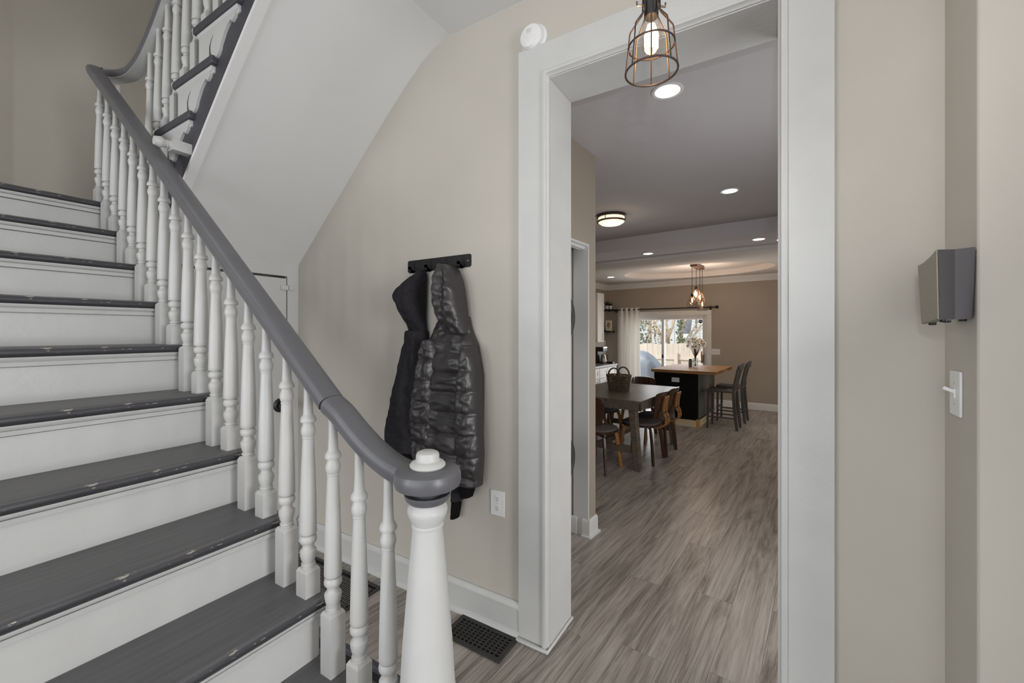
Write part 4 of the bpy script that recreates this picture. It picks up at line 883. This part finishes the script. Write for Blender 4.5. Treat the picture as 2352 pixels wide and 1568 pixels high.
c0 = chair((CH[0][0], CH[0][1], 0), CH[0][2], CH[0][3])
for x, y, r, lb in CH[1:]: copy_tree(c0, None, D(x, y, 0), r-T, lb)
# basket
t = thingD('basket', 'dark wicker basket with two loop handles on the dining table', 'basket', (-2.10, 5.05, .7605), math.radians(-11))
bw = lambda z: (.112+.030*z/.19, .082+.022*z/.19)
def sq(a, w, d): c, s = math.cos(a), math.sin(a); return (w*abs(c)**.6*(1 if c > 0 else -1), d*abs(s)**.6*(1 if s > 0 else -1))
bm = B(); NS = 20
for i in range(13):
    z = .006+.0142*i; w_, d_ = bw(z); pts = []
    for q in range(NS*2):
        a = 2*PI*q/(NS*2); off = .0065*(1 if (q+i) % 2 else -1); x, y = sq(a, w_+off, d_+off); pts.append((x, y, z+.001*math.sin(q*1.7+i)))
    tube(bm, pts, .0062, 5, True)
obj('woven_sides', bm, M['wicker'], t)['kind'] = 'stuff'
bm = B()
for q in range(NS): a = 2*PI*q/NS; tube(bm, [(*sq(a, *bw(0)), .0), (*sq(a, *bw(.19)), .20)], .0045, 5)
obj('stakes', bm, M['wicker'], t)['kind'] = 'stuff'
bm = B(); prism(bm, [sq(2*PI*q/24, .108, .078) for q in range(24)], .001, .008, 'z'); obj('bottom', bm, M['wicker'], t)
bm = B(); tube(bm, [(*sq(2*PI*q/40, .145, .106), .192+.003*math.sin(q*2.2)) for q in range(40)], .010, 6, True); obj('rim', bm, M['wicker'], t)
for sy_ in (-1, 1):
    bm = B()
    for ph_ in (0, PI): tube(bm, [(.085*math.cos(a)+.005*math.cos(a*9+ph_), sy_*.102+.005*math.sin(a*9+ph_), .19+.098*math.sin(a)) for a in [PI*q/26 for q in range(27)]], .0085, 6)
    obj('handle', bm, M['wicker'], t)

# ================================================================== KITCHEN LEFT WALL
def shaker(par, x, y0, y1, z0, z1, name, hv):
    bm = B(); fw = .055; box(bm, x, x+.014, y0, y1, z0, z1); bx = obj(name, bm, M['cab'], par)
    bm = B()
    for a, b, c, d in ((y0, y0+fw, z0, z1), (y1-fw, y1, z0, z1), (y0+fw, y1-fw, z0, z0+fw), (y0+fw, y1-fw, z1-fw, z1)): box(bm, x+.014, x+.020, a, b, c, d)
    obj('frame_rails', bm, M['cab'], bx)
    if hv: y, z, v = hv; bm = B(); tube(bm, ([(x+.018, y, z-.06), (x+.045, y, z-.06), (x+.045, y, z+.06), (x+.018, y, z+.06)] if v else [(x+.018, y-.06, z), (x+.045, y-.06, z), (x+.045, y+.06, z), (x+.018, y+.06, z)]), .006, 6); obj('handle', bm, M['nickel'], bx)
cy1 = 8.35
t = thingD('base_cabinet', 'white shaker base cabinet with drawers under the kitchen worktop', 'cabinet', (-3.86, 7.4, 0))
bm = B(); box(bm, -.33, .33, -1.2, cy1-7.4-.02, .10, .80); box(bm, -.33, .27, -1.2, cy1-7.4-.04, 0, .10); obj('carcass', bm, M['cab'], t)
for a, b in ((-1.19, -.74), (-.73, -.28), (-.27, .10), (.11, .48), (.49, .92)):
    shaker(t, .33, a+.004, b-.004, .60, .79, 'drawer', None)
    shaker(t, .33, a+.004, b-.004, .11, .59, 'door', ((b-.035) if int(abs(a)*100) % 2 else a+.035, .50, True))
bm = B(); box(bm, -4.198, -3.50, 6.2, cy1, .80, .842); o = obj('worktop', bm, M['stone'], None, (0, 0, 0), (0, 0, -T), bev=.004); tag(o, 'grey stone worktop on the white kitchen cabinets', 'worktop')
bm = B(); box(bm, -4.199, -4.19, 6.2, 9.30, .85, 1.30); bs = structD('trim_13', bm, M['tile'])
for r_ in range(5):
    for q in range(6):
        y0 = 7.0+.38*q+(.19 if r_ % 2 else 0)
        if y0+.376 < 9.3: bm = B(); box(bm, -4.19, -4.185, y0+.002, y0+.376, .852+.09*r_, .852+.09*r_+.087); obj('tile', bm, M['tile'], bs)
t = thingD('wall_cabinet', 'tall white wall cabinet above the coffee maker', 'cabinet', (-4.05, 8.38, 1.28))
bm = B(); box(bm, -.15, .14, -.16, .16, 0, 1.055); obj('carcass', bm, M['cab'], t); shaker(t, .14, -.157, .157, .003, 1.05, 'door', (.12, .10, True))
t = thingD('coffee_maker', 'black coffee maker with a steel carafe on the worktop', 'coffee maker', (-3.78, 8.15, .842))
bm = B(); box(bm, -.13, .10, -.10, .10, 0, .03); box(bm, -.13, -.03, -.10, .10, .03, .34); box(bm, -.03, .09, -.10, .10, .25, .34); obj('housing', bm, M['blackplas'], t, bev=.008)
bm = B(); box(bm, -.10, .092, -.08, .103, .318, .345); obj('steel_band', bm, M['steel'], t)
ca = obj('carafe', lathe(B(), [(.055, .031), (.062, .035), (.060, .10), (.048, .165), (.042, .18), (.02, .19)], 20, (.045, .02, 0)), M['steel'], t)
obj('carafe_handle', tube(B(), [(.07, .055, .17), (.10, .10, .165), (.105, .105, .10), (.07, .07, .06)], .008, 6), M['blackplas'], ca)
t = thingD('tray', 'flat black tray on the worktop right of the coffee maker', 'tray', (-3.68, 8.285, .842))
bm = B(); box(bm, -.15, .12, -.045, .045, 0, .006); box(bm, -.15, .12, .04, .045, .006, .03); box(bm, -.15, .12, -.045, -.04, .006, .03); box(bm, .115, .12, -.04, .04, .006, .03); box(bm, -.15, -.145, -.04, .04, .006, .03); obj('tray_shell', bm, M['blackplas'], t)
for z, lb in ((2.005, 'upper black corner shelf carrying the potted plants'), (1.505, 'lower black corner shelf carrying the framed card')):
    bm = B(); box(bm, -.115, .115, -.12, .12, -.02, .02); o = obj('wall_shelf', bm, M['black'], None, D(-4.085, 9.19, z), (0, 0, -T), bev=.003); tag(o, lb, 'shelf', 'black corner shelves')
def pot(loc, r, h, lb, n, sz):
    t = thingD('potted_plant', lb, 'plant', loc, 0, 'potted plants on the upper shelf')
    obj('pot', lathe(B(), [(r*.8, 0), (r, h*.9), (r, h), (r*.85, h), (r*.8, h*.85), (.002, h*.85)], 16), M['plastic'], t)
    for i in range(n):
        a = rnd.uniform(0, 2*PI); l = sz*rnd.uniform(.5, 1); e = rnd.uniform(.3, 1.25); dx, dy, dz = math.cos(a)*math.cos(e)*l, math.sin(a)*math.cos(e)*l*.7, math.sin(e)*l
        bm = B(); p = Vector((dx, dy, h+dz)); q = Vector((dx*.55, dy*.55, h*.85+dz*.45)); s = Vector((-dy, dx, .3*l)).normalized()*.020
        vs = [bm.verts.new(v) for v in (Vector((0, 0, h*.85)), q-s, p, q+s)]; bm.faces.new(vs); o = obj('leaf', bm, M['leaf'], t, flat=True)
pot((-4.09, 9.17, 2.025), .042, .085, 'larger dark leafy plant in a white pot on the upper shelf', 26, .15)
pot((-4.005, 9.15, 2.025), .028, .08, 'smaller plant in a white pot at the shelf end', 14, .09)
t = thingD('photo_frame', 'small white frame on the upper shelf left of the plants', 'picture frame', (-4.165, 9.14, 2.025))
bm = B(); box(bm, -.03, .03, -.008, .008, 0, .13); obj('frame', bm, M['plastic'], t); bm = B(); box(bm, -.02, .02, -.0095, -.007, .02, .11); obj('print', bm, M['brick'], t)
t = thingD('framed_card', 'cream card with a brown leaf motif on the lower shelf', 'picture frame', (-4.075, 9.20, 1.525))
bm = B(); box(bm, -.078, .078, -.006, .006, 0, .24); obj('board', bm, M['paper'], t)
bm = B()
for i in range(14):
    a = rnd.uniform(0, 2*PI); r = .045*math.sqrt(rnd.random()); x, z = r*math.cos(a), .135+r*1.2*math.sin(a); vs = [bm.verts.new((x+.016*math.cos(b_), -.0075, z+.016*math.sin(b_))) for b_ in [a+2*PI*q/5 for q in range(5)]]; bm.faces.new(vs)
box(bm, -.004, .004, -.008, -.006, .03, .12); obj('motif', bm, M['label'], t)['kind'] = 'stuff'
for i, (x, s, lb) in enumerate(((-.06, .030, 'dark round trinket at the left of the lower shelf'), (.02, .022, 'pale small trinket in front of the framed card'))):
    bm = B(); lathe(bm, [(s*.6, 0), (s, s*.5), (s*.8, s*1.1), (s*.3, s*1.4), (s*.4, s*1.6)], 14); o = obj('trinket', bm, M['seed'] if i == 0 else M['paper'], None, D(-4.085+x, 9.13, 1.525)); tag(o, lb, 'ornament')

# ================================================================== LAUNDRY MACHINES (only their door bulges show)
for nm, z0, z1, lb in (('washing_machine', .0, .98, 'lower front-loading machine in the closet, dark round door edge showing'), ('tumble_dryer', .985, 2.0, 'upper stacked dryer in the closet, dark round door edge showing')):
    t = thingD(nm, lb, 'laundry machine', (-1.818, 2.51, z0))
    bm = B(); box(bm, -.36, .27, -.265, .265, 0, z1-z0-.005); obj('cabinet', bm, M['applw'], t, bev=.015)
    zc = .61 if nm == 'washing_machine' else .62
    my = Matrix.Translation((.27, 0, zc)) @ Matrix.Rotation(PI/2, 4, 'Y')
    obj('door_ring', lathe(B(), [(.225, 0), (.230, .03), (.220, .055), (.19, .062), (.185, .05)], 40, mtx=my), M['chrome'], t)
    obj('porthole', lathe(B(), [(.215, .03), (.205, .068), (.17, .105), (.08, .125), (.003, .128)], 40, mtx=my), M['drumglass'], t)

# ================================================================== OUTSIDE
bm = B(); box(bm, -9, 4, 9.46, 12.3, -.25, -.15); structD('floor_deck', bm, M['deck'])
bm = B(); box(bm, -40, 30, 12.3, 60, -1.05, -.95); structD('ground', bm, M['grass'])
t = thingD('grill', 'covered barbecue grill under a grey vinyl cover on the deck', 'grill', (-3.86, 11.0, -.15))
bm = B(); rings = []
for z, w_, d_, c in ((0, .46, .30, 0), (.25, .45, .29, .0), (.55, .46, .30, 0), (.72, .46, .31, .0), (.86, .36, .29, -.03), (1.0, .27, .25, -.06), (1.11, .17, .17, -.10), (1.15, .07, .08, -.12)):
    rings.append([Vector((c+w_*(abs(math.cos(a))**.5)*(1 if math.cos(a) > 0 else -1)*(1+.04*math.sin(a*5+z*7)), d_*(abs(math.sin(a))**.5)*(1 if math.sin(a) > 0 else -1), z)) for a in [2*PI*i/28 for i in range(28)]])
loft(bm, rings); obj('vinyl_cover', bm, M['cover'], t, ang=25)
bm = B(); tube(bm, [(.30, -.26, .80), (.40, -.33, .70), (.44, -.34, .5)], .012, 6); obj('cover_fold', bm, M['cover'], t)
t = thingD('fence', 'pale wooden board fence behind the deck', 'fence', (-3.7, 13, -.95))
for i in range(26):
    x = -2.0+.155*i; bm = B(); h = 2.02+.05*rnd.random()+.004*i; box(bm, x, x+.148, 0, .02, 0, h); obj('board', bm, M['fence'], t)
for x in (-.93, .12, 1.2): bm = B(); box(bm, x-.05, x+.05, -.12, -.03, 0, 1.82); obj('post', bm, M['fence'], t)
for z in (.4, 1.62): bm = B(); box(bm, -2.0, 2.03, -.04, 0, z, z+.09); obj('rail', bm, M['fence'], t)
t = thingD('string_lights', 'string of tiny white bulbs drooping along the fence', 'string lights', (-3.7, 12.80, .6))
pts = [(-.2+1.5*i/40, 0, .10-.55*math.sin(PI*((i % 20)/20))) for i in range(41)]
obj('wire', tube(B(), pts, .004, 5), M['black'], t)
for i in range(0, 41, 2): bm = B(); ball(bm, (pts[i][0], -.012, pts[i][2]), .017, 6); obj('tiny_bulb', bm, M['bulbw'], t)
def branch(bm, p, d, l, r, depth, R):
    pts = [p]; q = p; dd = d
    for i in range(4):
        dd = (dd+Vector((R.uniform(-.22, .22), R.uniform(-.22, .22), R.uniform(-.1, .2)))).normalized(); q = q+dd*l/4; pts.append(q)
    tube(bm, pts, [r*(1-.13*i) for i in range(5)], 6)
    if depth > 0:
        for i in range(3 if depth > 1 else 2):
            a = pts[R.choice((2, 3, 4))]; nd = (dd+Vector((R.uniform(-.9, .9), R.uniform(-.6, .6), R.uniform(-.2, .7)))).normalized(); branch(bm, a, nd, l*R.uniform(.55, .8), r*.5, depth-1, R)
for i, (x, y, h, r, sd, lb) in enumerate(((-4.75, 16.0, 3.0, .17, 1, 'thick pale bare tree leaning behind the fence, ivy beside it'), (-6.0, 17.5, 2.6, .09, 3, 'slim bare tree behind the left glass panel'), (-5.5, 19, 3.0, .08, 8, 'thin bare tree behind the middle door stile'))):
    t = thingD('bare_tree', lb, 'tree', (x, y, -.95), 0, 'bare trees beyond the fence'); Rr = random.Random(sd); bm = B()
    branch(bm, Vector((0, 0, 0)), Vector((.16, 0, 1)).normalized(), h, r, 4, Rr); obj('branches', bm, M['bark'], t)
def leafcloud(name, lb, loc, sx_, sy_, sz_, n, m, ls):
    bm = B(); Rr = random.Random(len(lb))
    for i in range(n):
        p = Vector((Rr.gauss(0, .45)*sx_, Rr.gauss(0, .45)*sy_, abs(Rr.gauss(0, .5))*sz_)); u = Vector((Rr.uniform(-1, 1), Rr.uniform(-1, 1), Rr.uniform(-1, 1))).normalized(); v = u.orthogonal().normalized()
        a, b_ = u*ls, v*ls*.6; vs = [bm.verts.new(p+c) for c in (-a, b_, a, -b_)]; bm.faces.new(vs)
    t = thingD(name, lb, 'shrub', loc); obj('foliage', bm, m, t, flat=True)['kind'] = 'stuff'
    bm = B(); tube(bm, [(0, 0, 0), (.03, 0, sz_*.6)], .03, 6); obj('stem', bm, M['bark'], t)
leafcloud('ivy_column', 'green ivy climbing beside the thick bare tree', (-4.22, 15.8, -.9), .11, .15, 4.0, 620, M['ivy'], .06)
leafcloud('shrub', 'dull green leafy shrub above the fence in the left panel', (-5.55, 15.2, -.9), .55, .4, 2.9, 1500, M['bush'], .07)
leafcloud('twiggy_shrub', 'brownish twiggy shrub above the fence in the middle', (-4.75, 15.0, -.9), .5, .4, 2.6, 900, mat('twig_leaf', (150, 128, 100), .9, var=.3, scale=8), .05)
# neighbour house
t = thingD('house', 'white clapboard neighbour house with grey shingle roof', 'house', (-4.2, 21, -.95))
lx = lambda z: -.97+.13*max(0, z-2.3)
bm = B(); prism(bm, [(-.97, 0), (2.4, 0), (2.4, 3.2), (.9, 6.2), (-.46, 6.2), (-.97, 2.3)], 0, 5, 'y'); obj('wall', bm, M['siding'], t)
for i in range(36):
    z = .05+.13*i; bm = B(); prism(bm, [(-.018, z), (0, z+.126), (.002, z+.126), (.002, z)], lx(z), 2.4, 'x'); obj('clapboard', bm, M['siding'], t)
bm = B(); prism(bm, [(-.3, 2.33), (3.2, 5.6), (3.2, 5.7), (-.3, 2.42)], -1.50, -.96, 'x'); obj('porch_roof', bm, M['shingle'], t)
bm = B(); box(bm, -1.54, -.94, -.36, -.30, 2.18, 2.36); obj('gutter', bm, M['siding'], t)
bm = B(); box(bm, -1.26, -1.14, -.25, -.15, 0, 2.2); obj('porch_post', bm, M['siding'], t)
bm = B(); box(bm, -.73, -.69, -.05, -.015, 2.6, 3.15); obj('conduit', bm, M['brick'], t)
t = thingD('far_house', 'pale far house behind the trees at the left panel', 'house', (-9.5, 27, -.95))
bm = B(); prism(bm, [(-2.6, 0), (2.6, 0), (2.6, 3.2), (0, 5.6), (-2.6, 3.2)], 0, 5, 'y'); obj('wall', bm, mat('pale_grey_siding', (206, 208, 212), .8), t)
bm = B(); prism(bm, [(-3, 3.0), (0, 5.7), (3, 3.0), (3, 3.15), (0, 5.9), (-3, 3.15)], -.3, 5.2, 'y'); obj('roof', bm, M['shingle'], t)
bm = B(); box(bm, 1.2, 1.9, -.03, 0, 1.6, 2.8); obj('window', bm, M['rearwhite'], t)
